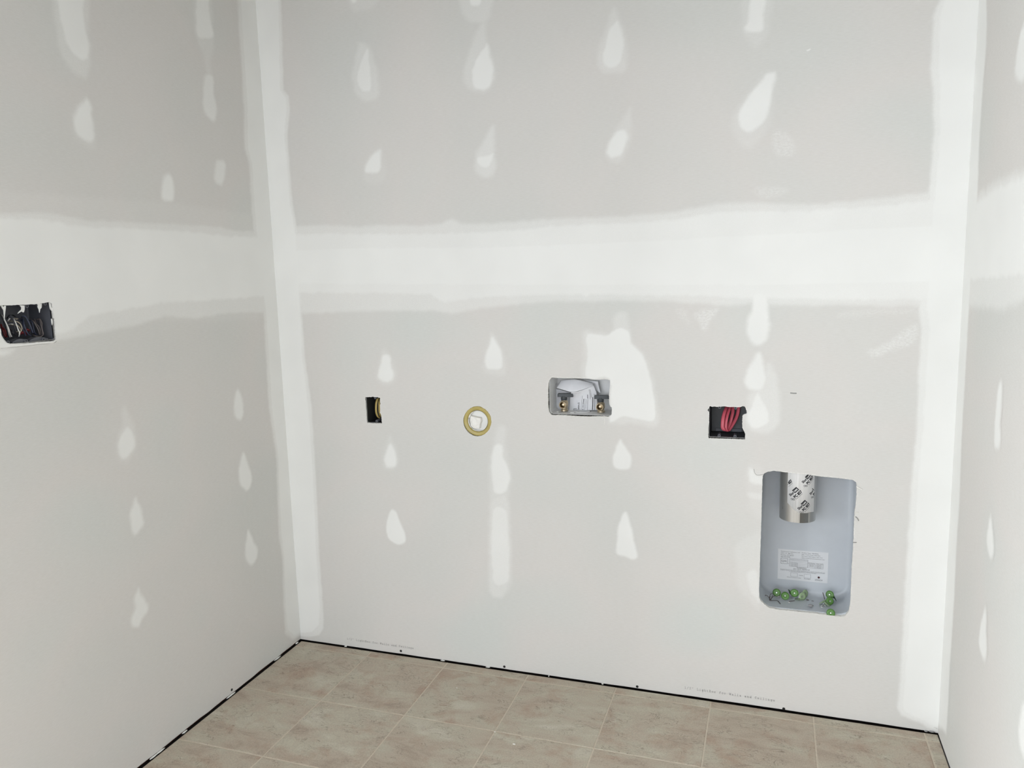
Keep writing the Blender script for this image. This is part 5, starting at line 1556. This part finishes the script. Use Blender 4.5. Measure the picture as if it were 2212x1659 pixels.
def bare(pts, r, m, label, cat='nail', name='bare_nail', group=None):
    mb = MB()
    mb.tube(pts, r, None, 8)
    tag(mb.build(name, m, None, smooth='all', origin=pts[0]), label, cat, group)


bare([(1.8380,0.0658,0.3450),(1.8350,0.0579,0.3580),(1.8313,0.0493,0.3720)], 0.0011, 'wire_scrap_dark', 'grey nail shank standing upright left of the right-hand cap nail pile')
bare([(1.8273,0.0523,0.3275),(1.8405,0.0622,0.3320)], 0.0011, 'nail_steel', 'bright nail shank lying in front of the right-hand cap nail pile')
wsc = thing('wire_scrap', [(1.6829,0.0543,0.3275)][0], 'dark tangled wire scrap at the left corner of the vent box floor', 'wire scrap')
for pts in ([(1.6813,0.0517,0.3275),(1.6786,0.0617,0.3340),(1.6826,0.0653,0.3440),(1.6876,0.0663,0.3460)],
            [(1.6829,0.0521,0.3275),(1.6853,0.0591,0.3340),(1.6885,0.0629,0.3420)],
            [(1.6812,0.0541,0.3320),(1.6744,0.0645,0.3360),(1.6677,0.0642,0.3400),(1.6669,0.0623,0.3370)],
            [(1.6821,0.0519,0.3275),(1.6912,0.0569,0.3275),(1.7028,0.0590,0.3272),(1.7077,0.0488,0.3272),(1.7112,0.0371,0.3272)],
            [(1.6796,0.0520,0.3290),(1.6845,0.0546,0.3340),(1.6910,0.0619,0.3390),(1.6977,0.0704,0.3380)],
            [(1.6793,0.0520,0.3275),(1.6798,0.0557,0.3330),(1.6819,0.0595,0.3390)]):
    mb = MB()
    mb.tube(catmull(pts, 4), 0.0009, None, 6)
    mb.build('strand', 'wire_scrap_dark', wsc, smooth='all')
for (x, y, z), sx, m, lab_ in (([(1.7966,0.0402,0.3310)][0], (0.0085, 0.0055, 0.0042), 'crumb_grey', 'grey crumb of plaster lying on the vent box floor between the nail piles'),
                               ([(1.7062,0.0804,0.3310)][0], (0.006, 0.004, 0.004), 'crumb_grey', 'grey crumb of plaster under the leftmost cap nail'),
                               ([(1.7906,0.0881,0.3278)][0], (0.0045, 0.002, 0.0015), 'wire_scrap_dark', 'thin dark chip beside the oval pale green cap nail'),
                               ([(1.8051,0.0850,0.3275)][0], (0.004, 0.002, 0.0011), 'crumb_grey', 'thin grey chip right of the dark chip in the vent box'),
                               ([(1.7365,0.0553,0.3272)][0], (0.003, 0.002, 0.0010), 'plain_mud', 'tiny white chip on the vent box floor below the second cap nail'),
                               ([(1.8297,0.0463,0.3272)][0], (0.004, 0.003, 0.0010), 'plain_mud', 'tiny white chip on the vent box floor before the right-hand pile')):
    tag(crumb(None, (x, y, max(z, FZ + sx[2] * 0.9)), *sx, m, 'plaster_crumb', int(x * 1e4), origin=(x, y, FZ)), lab_, 'debris')
bare([(1.7367,0.0630,0.3272),(1.7458,0.0689,0.3272),(1.7528,0.0724,0.3272)], 0.0009, 'wire_scrap_dark', 'thin dark twig left of the upturned cap nail', 'debris', 'twig')

# chips on the tiled floor
for (x, y), sx, lab_ in (([(0.9841,-0.3941)][0], (0.0052, 0.0022, 0.0011), 'thin white chip lying on a floor tile near the grout cross'),
                         ([(0.7055,-0.1565)][0], (0.0024, 0.0020, 0.0012), 'tiny white speck of plaster on the floor tile below the pipe stub'),
                         ([(0.9102,-0.3527)][0], (0.0030, 0.0018, 0.0010), 'small white chip sitting on the grout cross')):
    tag(crumb(None, (x, y, 0.001), *sx, 'gypsum', 'plaster_chip', int(x * 1e4) + 1, origin=(x, y, 0.0)), lab_, 'debris')
